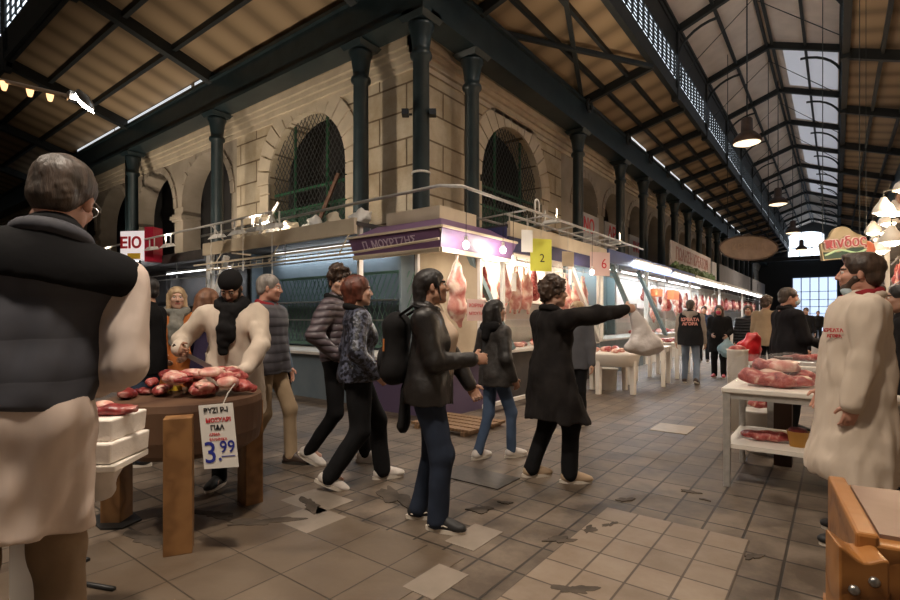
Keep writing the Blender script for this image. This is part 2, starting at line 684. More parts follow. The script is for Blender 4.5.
def stain(x, y, r, seed, e=1.0, rz=0.0):
    rn = random.Random(seed)
    ph = [rn.uniform(0, 6.3) for _ in range(5)]
    mb = MB()
    n = 40
    pts = []
    for k in range(n):
        a = 2 * PI * k / n
        q = r * (1 + 0.3 * math.sin(2 * a + ph[0]) + 0.22 * math.sin(3 * a + ph[1]) + 0.15 * math.sin(5 * a + ph[2]) + 0.12 * math.sin(9 * a + ph[3]))
        pts.append((q * math.cos(a) * e, q * math.sin(a)))
    mb.prism(pts, 0.0, 0.006)
    o = mb.build('floor_stain', dirt, loc=(x, y, 0), rotz=rz)
    o['kind'] = 'structure'
for i, (px, py, r, e, rz) in enumerate(((480, 510, 0.09, 1.8, 0.4), (505, 503, 0.05, 1.5, 0.2), (395, 497, 0.16, 2.6, -0.5), (310, 505, 0.10, 2.4, -0.4), (262, 522, 0.12, 2.8, 0.8), (560, 540, 0.07, 2.4, 0.9),
        (590, 530, 0.05, 2.6, 1.5), (610, 525, 0.04, 2.5, 1.2), (575, 590, 0.08, 2.0, 0.6), (625, 500, 0.06, 2.0, 1.1), (690, 492, 0.05, 2.4, 0.4), (705, 500, 0.03, 2, 0.2), (753, 557, 0.05, 2.0, 1.2), (215, 515, 0.11, 2.2, 0.3), (150, 540, 0.14, 2.2, 0.1), (105, 490, 0.10, 1.6, 0.2))):
    g = gnd(px, py)
    stain(g.x, g.y, r * 0.55, i, e, rz)

# ---- facades: stone wall pierced by round arches
def arch_wall(name, horiz, off, u0, u1, arches, m, z0=0.0, z1=7.0, thick=0.55):
    """horiz: wall along x (left facade) or along y; arches = (centre, radius, springing z, sill z)"""
    mb = MB()
    W = (lambda u, w, z: (u, off + w, z)) if horiz else (lambda u, w, z: (off - w, u, z))
    arches = sorted(arches)
    NS = 20
    def quad(a, b, c, d):
        mb.add([W(*a), W(*b), W(*c), W(*d)], [(0, 1, 2, 3)])
    x = u0
    for (c, r, zs, sill) in arches:
        quad((x, 0, z0), (c - r, 0, z0), (c - r, 0, z1), (x, 0, z1))
        quad((c - r, 0, z0), (c + r, 0, z0), (c + r, 0, sill), (c - r, 0, sill))
        quad((c - r, 0, sill), (c + r, 0, sill), (c + r, thick, sill), (c - r, thick, sill))
        pts = [(c - r, sill)] + [(c - r * math.cos(PI * k / NS), zs + r * math.sin(PI * k / NS)) for k in range(NS + 1)] + [(c + r, sill)]
        for k in range(len(pts) - 1):
            (a0, b0), (a1, b1) = pts[k], pts[k + 1]
            quad((a0, 0, b0), (a0, thick, b0), (a1, thick, b1), (a1, 0, b1))
            if 0 < k < len(pts) - 2:
                quad((a0, 0, b0), (a1, 0, b1), (a1, 0, z1), (a0, 0, z1))
        x = c + r
    quad((x, 0, z0), (u1, 0, z0), (u1, 0, z1), (x, 0, z1))
    return struct(name, mb, m)

def arch_ring(name, horiz, off, c, r, zs, m, wide=0.50, proud=0.05, n=15, zfoot=None):
    mb = MB()
    W = (lambda u, w, z: (u, off + w, z)) if horiz else (lambda u, w, z: (off - w, u, z))
    for k in range(n):
        a0, a1 = PI * k / n + 0.012, PI * (k + 1) / n - 0.012
        w2 = wide * (1.12 if k == n // 2 else 1.0)
        poly = []
        for a in (a0, (a0 + a1) / 2, a1):
            poly.append((c - r * math.cos(a), zs + r * math.sin(a)))
        for a in (a1, (a0 + a1) / 2, a0):
            poly.append((c - (r + w2) * math.cos(a), zs + (r + w2) * math.sin(a)))
        mb.prism(poly, -proud, 0.03, lambda a, b, w: W(a, w, b))
    if zfoot is not None:
        for sg in (-1, 1):
            z = zfoot
            while z < zs - 0.2:
                a, b = c + sg * r, c + sg * (r + wide * 0.75)
                mb.prism([(min(a, b), z + 0.012), (max(a, b), z + 0.012), (max(a, b), min(z + 0.53, zs) - 0.012), (min(a, b), min(z + 0.53, zs) - 0.012)], -proud, 0.03, lambda a, b, w: W(a, w, b))
                z += 0.545
    return struct(name, mb, m)

main_l = (-9.95, 1.45, 4.72, 2.3)
arch_l = [(-14.62 - 3.35 * i, 1.4, 4.75, 2.3) for i in range(9)]
arch_r0 = (11.1, 1.48, 4.6, 2.3)
arch_r = [(15.75 + 2.6 * i, 1.0, 4.85, 2.3) for i in range(17)]
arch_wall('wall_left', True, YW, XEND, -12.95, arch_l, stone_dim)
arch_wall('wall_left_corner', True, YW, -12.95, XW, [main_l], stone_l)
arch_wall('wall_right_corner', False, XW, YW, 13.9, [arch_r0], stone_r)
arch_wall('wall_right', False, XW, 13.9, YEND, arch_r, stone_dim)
arch_ring('trim_1', True, YW, main_l[0], main_l[1], main_l[2], stone_plain, zfoot=2.3)
arch_ring('trim_2', False, XW, arch_r0[0], arch_r0[1], arch_r0[2], stone_plain, zfoot=2.3)
for i, a in enumerate(arch_l[:6]):
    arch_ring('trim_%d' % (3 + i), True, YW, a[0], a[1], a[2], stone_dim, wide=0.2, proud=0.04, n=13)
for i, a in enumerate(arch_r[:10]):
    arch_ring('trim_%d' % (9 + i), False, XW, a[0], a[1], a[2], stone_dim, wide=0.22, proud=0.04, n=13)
# pier capitals at the springing
cp = MB()
for i in range(7):
    u = -14.62 - 3.35 * (i + 0.5) + 0.0
    for (z, h, w) in ((4.35, 0.06, 0.06), (4.41, 0.10, 0.10), (4.51, 0.07, 0.05)):
        cp.span((u - 0.28 - w, YW - w, z), (u + 0.28 + w, YW + 0.5, z + h))
struct('trim_19', cp, stone_dim)
# cornice mouldings under the girder and the soffit behind it
cor = MB()
for (z, h, p) in ((6.22, 0.10, 0.05), (6.34, 0.12, 0.10), (6.48, 0.10, 0.15), (6.60, 0.16, 0.20), (6.78, 0.12, 0.26)):
    cor.span((XEND, YW - p, z), (XW + p, YW + 0.1, z + h))
    cor.span((XW - 0.1, YW - p, z), (XW + p, YEND, z + h))
struct('trim_20', cor, stone_plain)
sof = MB().span((XEND, YC - 0.05, 6.92), (XC + 0.05, YW + 0.5, 7.0)).span((XW - 0.5, YC, 6.92), (XC + 0.05, YEND, 7.0))
struct('ceiling_soffit', sof, boards)
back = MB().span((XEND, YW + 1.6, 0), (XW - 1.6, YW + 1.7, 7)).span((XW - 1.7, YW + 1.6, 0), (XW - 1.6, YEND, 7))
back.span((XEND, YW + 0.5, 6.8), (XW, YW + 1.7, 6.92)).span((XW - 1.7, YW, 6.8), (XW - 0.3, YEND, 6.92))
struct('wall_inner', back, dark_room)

# ---- lattice windows in the big arches
def lattice(name, horiz, off, c, r, zs, sill, pitch=0.145, wirew=0.012, split=4.0):
    W = (lambda u, w, z: (u, off + w, z)) if horiz else (lambda u, w, z: (off - w, u, z))
    fr, wm = MB(), MB()
    inside = lambda u, z: sill <= z <= zs + math.sqrt(max(0, r * r - (u - c) ** 2)) and abs(u - c) <= r
    top = zs + r
    for sg in (-1, 1):
        k0 = (c - r) - (top - sill)
        u = k0
        while u < c + r + (top - sill):
            # 60 degree wires, clipped to the opening
            run = None
            N = 70
            for q in range(N + 1):
                z = sill + (top - sill) * q / N
                uu = u + sg * (z - sill) * 0.7 + (0 if sg > 0 else (top - sill) * 0.7)
                ok = inside(uu, z)
                if ok and run is None:
                    run = (uu, z)
                if run is not None and (not ok or q == N):
                    wm.beam(W(run[0], 0.13, run[1]), W(uu, 0.13, z), wirew, wirew)
                    run = None
            u += pitch
    o = tag(wm.build(name, wire), kind='structure')
    for u in (c - r * 0.42, c + r * 0.42):
        h = zs + math.sqrt(r * r - (u - c) ** 2)
        fr.beam(W(u, 0.16, sill), W(u, 0.16, h), 0.05, 0.05)
    for z in (split, split + 0.45):
        fr.beam(W(c - r, 0.16, z), W(c + r, 0.16, z), 0.05, 0.06)
    f = fr.build('window_frame', mesh_green, o)
    pn = MB()
    pn.beam(W(c - r, 0.20, (sill + split) / 2), W(c + r, 0.20, (sill + split) / 2), 0.02, split - sill)
    pn.build('green_panel', mat('dull_green_board', (0.012, 0.05, 0.03), (0.025, 0.08, 0.045), rough=0.7, scale=3), o)
    return o
lattice('window_1', True, YW, *main_l)
lattice('window_2', False, XW, *arch_r0)

# ---- girders, corner to far end
gd = MB()
for (a, b, w, h, z) in (((XEND, YC), (XC, YC), 0.36, 0.84, CT + 0.42), ((XC, YC), (XC, YEND), 0.36, 0.84, CT + 0.42)):
    gd.beam((a[0], a[1], z), (b[0], b[1], z), w, h - 0.08)
    gd.beam((a[0], a[1], CT + 0.05), (b[0], b[1], CT + 0.05), w + 0.14, 0.08)
    gd.beam((a[0], a[1], GT - 0.04), (b[0], b[1], GT - 0.04), w + 0.16, 0.08)
gd.box((XC, YC, CT + 0.42), (0.5, 0.5, 0.84))
struct('beam_left', gd, iron)
gr_ = MB()
gr_.beam((XR, -14, CT + 0.42), (XR, YEND, CT + 0.42), 0.36, 0.84)
struct('beam_right', gr_, iron)
wr = MB().span((XR + 0.6, -14, 0), (XR + 0.8, YEND, 7.2))
struct('wall_far_right', wr, stone_dim)
wb = MB().span((XEND, -14.2, 0), (8, -14, 11)).span((5.6, -14, 0), (5.8, 1, 11)).span((XEND - 0.2, -14, 0), (XEND, YW, 11)).span((XEND, -7.2, 0), (-8, -7.0, 7.6))
struct('wall_back', wb, stone_dim)

# ---- iron columns
cprof = [(0.27, 0), (0.27, 0.10), (0.23, 0.14), (0.24, 0.2), (0.19, 0.28), (0.165, 0.42), (0.155, 3.2), (0.145, 5.92), (0.19, 5.96), (0.20, 6.0), (0.19, 6.04), (0.15, 6.08), (0.155, 6.14), (0.195, 6.42), (0.225, 6.47), (0.235, 6.51), (0.225, 6.55), (0.2, 6.56)]
def iron_column(label, x, y):
    t = thing('iron_column', label, 'column', (x, y, 0), group='iron columns of the hall')
    MB().lathe(cprof, n=28).build('shaft', iron, t, smooth=True)
    MB().box((0, 0, 6.60), (0.46, 0.46, 0.09), taper=1.25).build('capital_block', iron, t)
    return t
c0 = iron_column('dark teal iron column at the very corner of the stone building', XC, YC)
lab_l = {-7.41: 'dark teal iron column right of the lattice arch, just left of the corner column', -12.86: 'dark teal iron column left of the lattice arched window',
         -18.12: 'shadowed iron column above the red and white sign at left', -23.4: 'iron column in the dark left hall, behind the vest man\'s head'}
for x, l in lab_l.items():
    dup(c0, (x, YC, 0), 0, l)
lab_r = {8.43: 'dark teal iron column just right of the corner column', 13.73: 'dark iron column between the stone corner wall and the first small arch',
         17.3: 'iron column between the first two banner arches', 19.9: 'iron column right of the third arch, above the long sign board', 22.4: 'iron column above the right half of the long sign board',
         24.6: 'slim iron column past the long sign board'}
for y, l in lab_r.items():
    dup(c0, (XC, y, 0), 0, l)
for y in [27.2 + 2.6 * i for i in range(10)]:
    dup(c0, (XC, y, 0), 0, 'distant iron column in the dark row down the right hall', group='distant iron columns')
dp = MB().tube([(-18.6, YC, 0), (-18.6, YC, 6.6)], 0.06, 10)
tag(dp.build('drainpipe', iron, smooth=True), 'thin dark drainpipe close beside the shadowed left column', 'pipe')
# junction box and cable tie on the corner column and its neighbours
# ---- roof
def roof_plane(name, pts, m, thick=0.08):
    mb = MB()
    vs = [Vector(p) for p in pts]
    n = (vs[1] - vs[0]).cross(vs[2] - vs[0]).normalized()
    if n.z < 0:
        n = -n
    mb.add(vs + [v + n * thick for v in vs], [(0, 1, 2, 3), (7, 6, 5, 4), (0, 4, 5, 1), (1, 5, 6, 2), (2, 6, 7, 3), (3, 7, 4, 0)])
    return struct(name, mb, m)
Y0R = 3.6
G0 = GT + 0.12
roof_plane('ceiling_right_aisle', [(XC, Y0R, G0), (XC, YEND, G0), (NL, YEND, HZ), (NL, Y0R, HZ)], boards_y)
roof_plane('ceiling_far_aisle', [(NR, -14, HZ), (NR, YEND, HZ), (XR + 0.8, YEND, G0 - 0.2), (XR + 0.8, -14, G0 - 0.2)], boards_y)
roof_plane('ceiling_nave_left', [(NL, Y0R, EZ + 0.1), (NL, YEND, EZ + 0.1), (RIDGE, YEND, RZ + 0.1), (RIDGE, Y0R, RZ + 0.1)], boards_daylight_painted)
roof_plane('ceiling_nave_right', [(RIDGE, -14, RZ + 0.1), (RIDGE, YEND, RZ + 0.1), (NR, YEND, EZ + 0.1), (NR, -14, EZ + 0.1)], boards_daylight_painted)
roof_plane('ceiling_left_aisle', [(XEND, YC, G0), (XC, YC, G0), (XC, LN, HL), (XEND, LN, HL)], boards)
roof_plane('ceiling_left_nave', [(XEND, LN, EL + 0.1), (NL, LN, EL + 0.1), (NL, 2.0, RL + 0.1), (XEND, 2.0, RL + 0.1)], boards)
roof_plane('ceiling_left_nave_back', [(XEND, 2.0, RL + 0.1), (RIDGE, 2.0, RL + 0.1), (RIDGE, 0.4, EL + 0.1), (XEND, 0.4, EL + 0.1)], boards)
roof_plane('ceiling_left_back', [(XEND, 0.4, HZ + 0.2), (RIDGE, 0.4, HZ + 0.2), (RIDGE, -14, G0), (XEND, -14, G0)], boards)
# rafters, purlins and trusses
def truss(y, full=True):
    mb = MB()
    if full:
        mb.beam((NL, y, EZ), (RIDGE, y, RZ), 0.14, 0.22)
        mb.beam((RIDGE, y, RZ), (NR, y, EZ), 0.14, 0.22)
        for x in (NL, NR):
            mb.beam((x, y, HZ - 0.25), (x, y, EZ + 0.05), 0.2, 0.2)
        # curved braces
        for x, s in ((NL, 1), (NR, -1)):
            pts = [(x + s * 1.15 * (1 - math.cos(a)), y, EZ - 1.05 + 1.05 * math.sin(a)) for a in [PI / 2 * k / 8 for k in range(9)]]
            mb.tube(pts, 0.04, 6)
        mb.tube([(NL, y, HZ + 0.3), (RIDGE, y, RZ - 0.55), (NR, y, HZ + 0.3)], 0.014, 5)
    mb.beam((NR, y, HZ - 0.12), (XR, y, G0 - 0.3), 0.13, 0.24)
    return struct('ceiling_truss', mb, iron_dull)
for y in TRUSS_Y:
    truss(y)
AISLE_Y = [13.87, 17.3, 19.9, 22.4] + [24.9 + 2.6 * i for i in range(14)]
for y in AISLE_Y:
    mb = MB()
    mb.beam((XC, y, GT + 0.0), (NL, y, HZ - 0.14), 0.12, 0.22)
    rg = [(XC + 0.28, y + 0.17 * math.cos(a), GT - 0.12 + 0.17 * math.sin(a)) for a in [2 * PI * k / 12 for k in range(13)]]
    mb.tube(rg, 0.045, 6, cap=False)
    struct('ceiling_rafter', mb, iron_dull)
pu = MB()
for f in (0.02, 0.35, 0.68, 0.98):
    x, z = XC + (NL - XC) * f, G0 + (HZ - G0) * f - 0.06
    pu.beam((x, YC - 1, z), (x, YEND, z), 0.08, 0.12)
    x, z = NR + (XR - NR) * f, HZ + (G0 - 0.2 - HZ) * f - 0.06
    pu.beam((x, 4, z), (x, YEND, z), 0.08, 0.12)
for f in (0.04, 0.5, 0.96):
    x, z = NL + (RIDGE - NL) * f, EZ + (RZ - EZ) * f + 0.04
    pu.beam((x, 8, z), (x, YEND, z), 0.08, 0.1)
    x = NR + (RIDGE - NR) * f
    pu.beam((x, 8, z), (x, YEND, z), 0.08, 0.1)
for (x, z) in ((NL, HZ - 0.05), (NR, HZ - 0.05), (NL, EZ), (NR, EZ)):
    pu.beam((x, 3.6, z), (x, YEND, z), 0.14, 0.2)
struct('ceiling_purlins', pu, iron_dull)
# roof-plane cross bracing in the first bay and a thin hanging chain rod
xb = MB()
xb.beam((XC + 0.1, 9.4, GT + 0.02), (NL, 13.8, HZ - 0.2), 0.10, 0.10)
xb.beam((XC + 0.1, 13.8, GT + 0.02), (NL, 8.0, HZ - 0.1), 0.10, 0.10)
xb.beam((XC + 0.1, 8.5, GT), (NL, 8.5, HZ - 0.14), 0.12, 0.22)
struct('ceiling_bracing', xb, iron_dull)
lr = MB()
for x in (-7.41, -12.86, -18.12, -23.4, -28.7, -34, -39):
    lr.beam((x, YC, GT), (x, LN, HL - 0.12), 0.2, 0.3)
    lr.beam((x, LN, HL - 0.4), (x, LN, EL), 0.2, 0.2)
    lr.beam((x, LN, EL), (x, 2.0, RL), 0.16, 0.24)
for f in (0.02, 0.36, 0.7, 0.98):
    y, z = YC + (LN - YC) * f, G0 + (HL - G0) * f - 0.06
    lr.beam((XEND, y, z), (XC, y, z), 0.1, 0.14)
for z in (HL - 0.02, EL):
    lr.beam((XEND, LN, z), (NL, LN, z), 0.14, 0.2)
struct('ceiling_left_rafters', lr, iron_dull)
# clerestory glazing with louvre bars
def clerestory(name, horiz, off, u0, u1, z0, z1, step):
    g, b = MB(), MB()
    W = (lambda u, w, z: (u, off + w, z)) if horiz else (lambda u, w, z: (off + w, u, z))
    g.span(W(u0, -0.02, z0), W(u1, 0.02, z1))
    o = tag(g.build(name, glass_day), kind='structure')
    u = u0
    while u < u1:
        b.span(W(u - 0.025, -0.07, z0), W(u + 0.025, 0.07, z1))
        u += step
    for k in range(7):
        z = z0 + (z1 - z0) * (k + 0.5) / 7
        b.span(W(u0, -0.05, z - 0.012), W(u1, 0.05, z + 0.012))
    b.build('louvre_bars', iron_dull, o)
clerestory('window_3', False, NL, LN + 0.2, YEND, HZ + 0.35, EZ - 0.75, 0.43)
clerestory('window_4', False, NR, 1.0, YEND, HZ + 0.35, EZ - 0.75, 0.43)
clerestory('window_5', True, LN, XEND, NL - 0.2, HL + 0.75, EL - 0.2, 0.5)
sw = MB()
for (x, z0, z1) in ((NL, EZ - 0.75, EZ + 0.1), (NR, EZ - 0.75, EZ + 0.1), (NL, HZ, HZ + 0.35), (NR, HZ, HZ + 0.35)):
    sw.span((x - 0.03, LN if x == NL else 1.0, z0), (x + 0.03, YEND, z1))
sw.span((XEND, LN - 0.03, HL), (NL, LN + 0.03, HL + 0.75)).span((XEND, LN - 0.03, EL - 0.2), (NL, LN + 0.03, EL + 0.1))
sw.span((XEND, 0.37, 7.5), (NL, 0.43, EL + 0.2))
struct('wall_clerestory', sw, iron_dull)
# narrow daylit strips over the girders
st = MB()
for (a, b) in ((-18.0, -13.2), (-22.6, -18.6), (-28.4, -23.8)):
    st.span((a, YC - 0.2, GT + 0.0), (a + (b - a) * 0.86, YC - 0.18, GT + 0.13))
    st.span((b - 0.45, YC - 0.2, GT + 0.0), (b, YC - 0.18, GT + 0.13))
for i in range(1, 12):
    y = AISLE_Y[i]
    st.span((XC + 0.2, y + 0.45, GT + 0.0), (XC + 0.22, y + 2.2, GT + 0.12))
struct('window_6', st, glass_dim)
# skylight panes let into the right slope of the nave roof
sk = MB()
for i in range(0, 6):
    y = TRUSS_Y[1 + i]
    sk.add([(RIDGE + 0.35, y + 0.3, RZ - 0.04), (RIDGE + 0.35, y + 3.9, RZ - 0.04), (NR - 0.15, y + 3.9, EZ + 0.09), (NR - 0.15, y + 0.3, EZ + 0.09)], [(0, 1, 2, 3)])
struct('window_7', sk, mat('milky_skylight', (0.6, 0.6, 0.62), emit=(0.85, 0.88, 1.0), estr=0.2))
# far end of the hall: arched glass gable and a bright glazed doorway
ew = MB().span((XC - 2, YEND, 0), (XR + 1, YEND + 0.2, 4.3))
ew.span((XC - 2, YEND, 4.3), (XR + 1, YEND + 0.2, 12))
struct('wall_end', ew, mat('dark_end_wall', (0.05, 0.055, 0.06), rough=0.8))
eg = MB().prism([(-3.9, 7.3)] + [(-2.4 - 1.5 * math.cos(PI * k / 12), 9.4 + 0.5 * math.sin(PI * k / 12)) for k in range(13)] + [(-0.9, 7.3)], YEND - 0.06, YEND - 0.02, lambda a, b, c: (a, c, b))
o = tag(eg.build('window_8', glass_end), kind='structure')
b = MB()
for k in range(4):
    x = -3.9 + 1.0 * k
    b.beam((x, YEND - 0.1, 7.3), (x, YEND - 0.1, 9.5), 0.07, 0.07)
b.beam((-3.9, YEND - 0.1, 8.3), (-0.9, YEND - 0.1, 8.3), 0.07, 0.07)
b.build('window_bars', iron_dull, o)
ed = MB().span((-3.5, YEND - 0.06, 0.0), (0.1, YEND - 0.02, 5.3))
o = tag(ed.build('door_1', mat('bright_glazed_doors', (0.6, 0.7, 0.85), emit=(0.62, 0.76, 1.0), estr=0.9)), kind='structure')
b = MB()
for k in range(6):
    x = -3.5 + 0.72 * k
    b.beam((x, YEND - 0.1, 0), (x, YEND - 0.1, 5.3), 0.12, 0.08)
for z in (1.0, 1.7, 2.4, 3.1, 3.9, 5.3):
    b.beam((-3.5, YEND - 0.1, z), (0.1, YEND - 0.1, z), 0.05, 0.06)
b.build('door_frame', mat('pale_door_frame', (0.45, 0.5, 0.55), rough=0.5), o)
# a dark gallery crossing far down the hall
gl = MB().span((XC, 50, 6.0), (XR, 50.4, 6.3))
struct('beam_gallery', gl, iron_dull)

# ---- hanging factory lamps
lamp_in = mat('warm_lamp_bowl', (0.9, 0.8, 0.65), emit=(1.0, 0.78, 0.52), estr=1.2)
shade_m = mat('brown_enamel_shade', (0.06, 0.035, 0.025), (0.09, 0.055, 0.04), rough=0.5, scale=8)
def pendant(label, x, y, z, top, power, r=0.33, group=None):
    t = thing('pendant_lamp', label, 'lamp', (x, y, z), group=group)
    MB().lathe([(r, 0), (r + 0.012, 0.02), (r * 0.92, 0.13), (r * 0.62, 0.24), (r * 0.42, 0.28), (r * 0.40, 0.60), (r * 0.30, 0.64), (0.02, 0.66)], n=28).build('lamp_shade', shade_m, t, smooth=True)
    MB().lathe([(r * 0.94, -0.01), (r * 0.6, -0.05), (0.0, -0.06)], n=24).build('diffuser', lamp_in, t, smooth=True)
    MB().tube([(0, 0, 0.64), (0, 0, top - z)], 0.018, 6).build('rod', iron_dull, t)
    light('pendant_light', 'SPOT', (0, 0, -0.10), power, SOFTWARM, 0.22, t, spot=2.9, blend=0.9)
    return t
pendant('brown dome lamp hanging highest and largest at upper right', RIDGE, 15.07, 5.87, RZ, PENDANT_W)
pendant('smaller brown dome lamp hanging further down the right hall', RIDGE, 23.9, 5.85, RZ, PENDANT_W)
for y in (32.5, 41):
    pendant('tiny dome lamp far down the right hall', RIDGE, y, 5.85, RZ, PENDANT_W, group='distant dome lamps')
pendant('added unseen dome lamp over the crossing, above the photographer', -1.2, 0.6, 6.2, RZ - 0.3, PENDANT_W * 1.25)  # added out-of-view lamp that lights the foreground people
pendant('added unseen dome lamp over the crossing towards the cutting block', -4.6, -1.2, 6.2, HZ, PENDANT_W * 0.8)  # another added lamp out of view, for light on the left foreground
pendant('added unseen dome lamp hung in the nave over the shoppers', -2.0, 6.6, 8.2, RZ - 0.1, PENDANT_W * 0.8)  # added above the frame to light the shoppers
# ------------------------------------------------------------ meat
def meat_mat(name, stops, scale=9, rough=0.35, dist=0.6):
    m = bpy.data.materials.new(name)
    m.use_nodes = True
    N, L = m.node_tree.nodes, m.node_tree.links
    b = N['Principled BSDF']
    b.inputs['Roughness'].default_value = rough
    b.inputs['Subsurface Weight'].default_value = 0.1
    b.inputs['Subsurface Radius'].default_value = (0.02, 0.005, 0.003)
    tc = N.new('ShaderNodeTexCoord')
    nz = N.new('ShaderNodeTexNoise')
    nz.inputs['Scale'].default_value = scale
    nz.inputs['Detail'].default_value = 5
    nz.inputs['Distortion'].default_value = dist
    L.new(tc.outputs['Object'], nz.inputs['Vector'])
    r = N.new('ShaderNodeValToRGB')
    e = r.color_ramp.elements
    while len(e) < len(stops):
        e.new(0.5)
    for q, (p, c) in zip(e, stops):
        q.position = p
        q.color = (*c, 1)
    L.new(nz.outputs[0], r.inputs[0])
    L.new(r.outputs[0], b.inputs['Base Color'])
    bp = N.new('ShaderNodeBump')
    bp.inputs['Strength'].default_value = 0.5
    bp.inputs['Distance'].default_value = 0.01
    L.new(nz.outputs[0], bp.inputs['Height'])
    L.new(bp.outputs[0], b.inputs['Normal'])
    return m
red_meat = meat_mat('red_marbled_meat', [(0.30, (0.16, 0.015, 0.015)), (0.47, (0.34, 0.05, 0.045)), (0.60, (0.46, 0.13, 0.11)), (0.70, (0.66, 0.42, 0.34))], 20, rough=0.45)
pink_meat = meat_mat('pink_carcass_meat', [(0.30, (0.45, 0.12, 0.10)), (0.46, (0.62, 0.30, 0.25)), (0.56, (0.76, 0.56, 0.46)), (0.7, (0.84, 0.72, 0.60))], 6)
dark_meat = meat_mat('dark_red_meat', [(0.3, (0.10, 0.01, 0.012)), (0.55, (0.24, 0.03, 0.03)), (0.7, (0.45, 0.2, 0.17))], 8)
fat_mat = mat('creamy_fat', (0.72, 0.55, 0.43), (0.62, 0.36, 0.30), rough=0.4, scale=14)
bone_mat = mat('cut_bone', (0.75, 0.66, 0.55), rough=0.5)
steel = mat('brushed_steel', (0.55, 0.55, 0.54), rough=0.3, metal=0.9)
galv = mat('galvanised_pipe', (0.42, 0.41, 0.39), (0.52, 0.50, 0.47), rough=0.45, metal=0.5, scale=20)
white_paint = mat('white_painted_metal', (0.66, 0.63, 0.58), (0.74, 0.71, 0.66), rough=0.45, scale=5)
cream_paint = mat('cream_painted_board', (0.60, 0.50, 0.36), (0.68, 0.58, 0.43), rough=0.6, scale=3)
white_plastic = mat('white_plastic', (0.72, 0.67, 0.60), (0.78, 0.73, 0.66), rough=0.4, scale=4)
poly_foam = mat('white_polystyrene', (0.74, 0.68, 0.62), (0.80, 0.74, 0.68), rough=0.85, scale=40, bump=0.1, bscale=120)
purple = mat('purple_sign_board', (0.17, 0.09, 0.19), (0.20, 0.11, 0.22), rough=0.45, scale=3)
blue_band = mat('navy_blue_fascia', (0.035, 0.04, 0.13), (0.05, 0.055, 0.16), rough=0.45, scale=3)
blue_light = mat('mid_blue_fascia', (0.05, 0.085, 0.24), rough=0.4)
teal_frame = mat('grey_teal_frame', (0.16, 0.22, 0.23), rough=0.4)
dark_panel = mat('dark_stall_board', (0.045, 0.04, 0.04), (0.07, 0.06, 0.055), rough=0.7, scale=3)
bluegrey = mat('blue_grey_counter_front', (0.13, 0.17, 0.20), (0.17, 0.21, 0.24), rough=0.5, scale=2.5)
pale_panel = mat('pale_stall_lining', (0.52, 0.50, 0.46), (0.62, 0.59, 0.54), rough=0.5, scale=2)
marble = mat('pale_marble_slab', (0.62, 0.58, 0.53), (0.72, 0.68, 0.62), rough=0.25, scale=6)
tube_on = mat('lit_fluorescent_tube', (1, 1, 1), emit=(0.92, 0.96, 1.0), estr=6)
bulb_on = mat('lit_bulb', (1, 1, 1), emit=(0.95, 0.97, 1.0), estr=25)
warm_on = mat('lit_warm_lamp', (1, 1, 1), emit=(1.0, 0.80, 0.55), estr=12)
paper = mat('white_paper', (0.78, 0.75, 0.70), rough=0.8)
yellow_paper = mat('fluorescent_yellow_card', (0.75, 0.74, 0.10), rough=0.7)
pink_paper = mat('pale_pink_card', (0.70, 0.50, 0.46), rough=0.8)
ink_red = mat('red_ink', (0.55, 0.03, 0.04), rough=0.6)
ink_blue = mat('blue_ink', (0.02, 0.03, 0.28), rough=0.6)
ink_black = mat('black_ink', (0.015, 0.015, 0.018), rough=0.6)
glass_m = mat('clear_counter_glass', (0.9, 0.95, 0.95), rough=0.04, trans=1.0)
glass_m.node_tree.nodes['Principled BSDF'].inputs['IOR'].default_value = 1.05
black_rubber = mat('black_rubber', (0.012, 0.012, 0.012), rough=0.5)
film = mat('clear_plastic_film', (0.9, 0.9, 0.9), rough=0.12, alpha=0.07)
leaf = mat('dusty_green_leaves', (0.03, 0.07, 0.02), (0.10, 0.13, 0.04), rough=0.7, scale=20)

_LAT = {}
def noise3(X, Y, Z, seed):
    """smooth value noise, -1..1"""
    if seed not in _LAT:
        _LAT[seed] = np.random.RandomState(seed).uniform(-1, 1, (32, 32, 32)).astype(np.float32)
    A = _LAT[seed]
    out = []
    for q in (X, Y, Z):
        fl_ = np.floor(q)
        t = (q - fl_).astype(np.float32)
        out.append((fl_.astype(int) % 32, t * t * (3 - 2 * t)))
    (xi, xt), (yi, yt), (zi, zt_) = out
    r = 0
    for dx in (0, 1):
        for dy in (0, 1):
            for dz in (0, 1):
                r = r + A[(xi + dx) % 32, (yi + dy) % 32, (zi + dz) % 32] * (xt if dx else 1 - xt) * (yt if dy else 1 - yt) * (zt_ if dz else 1 - zt_)
    return r
def wob(seed, amp=0.012, f=14, az=1.0):
    k = f / 3.0
    return lambda X, Y, Z: amp * 1.5 * (noise3(X * k + 50, Y * k + 50, Z * k * az + 50, seed % 7) + 0.5 * noise3(X * k * 2.3 + 9, Y * k * 2.3 + 9, Z * k * 2.3 * az + 9, seed % 5 + 7))

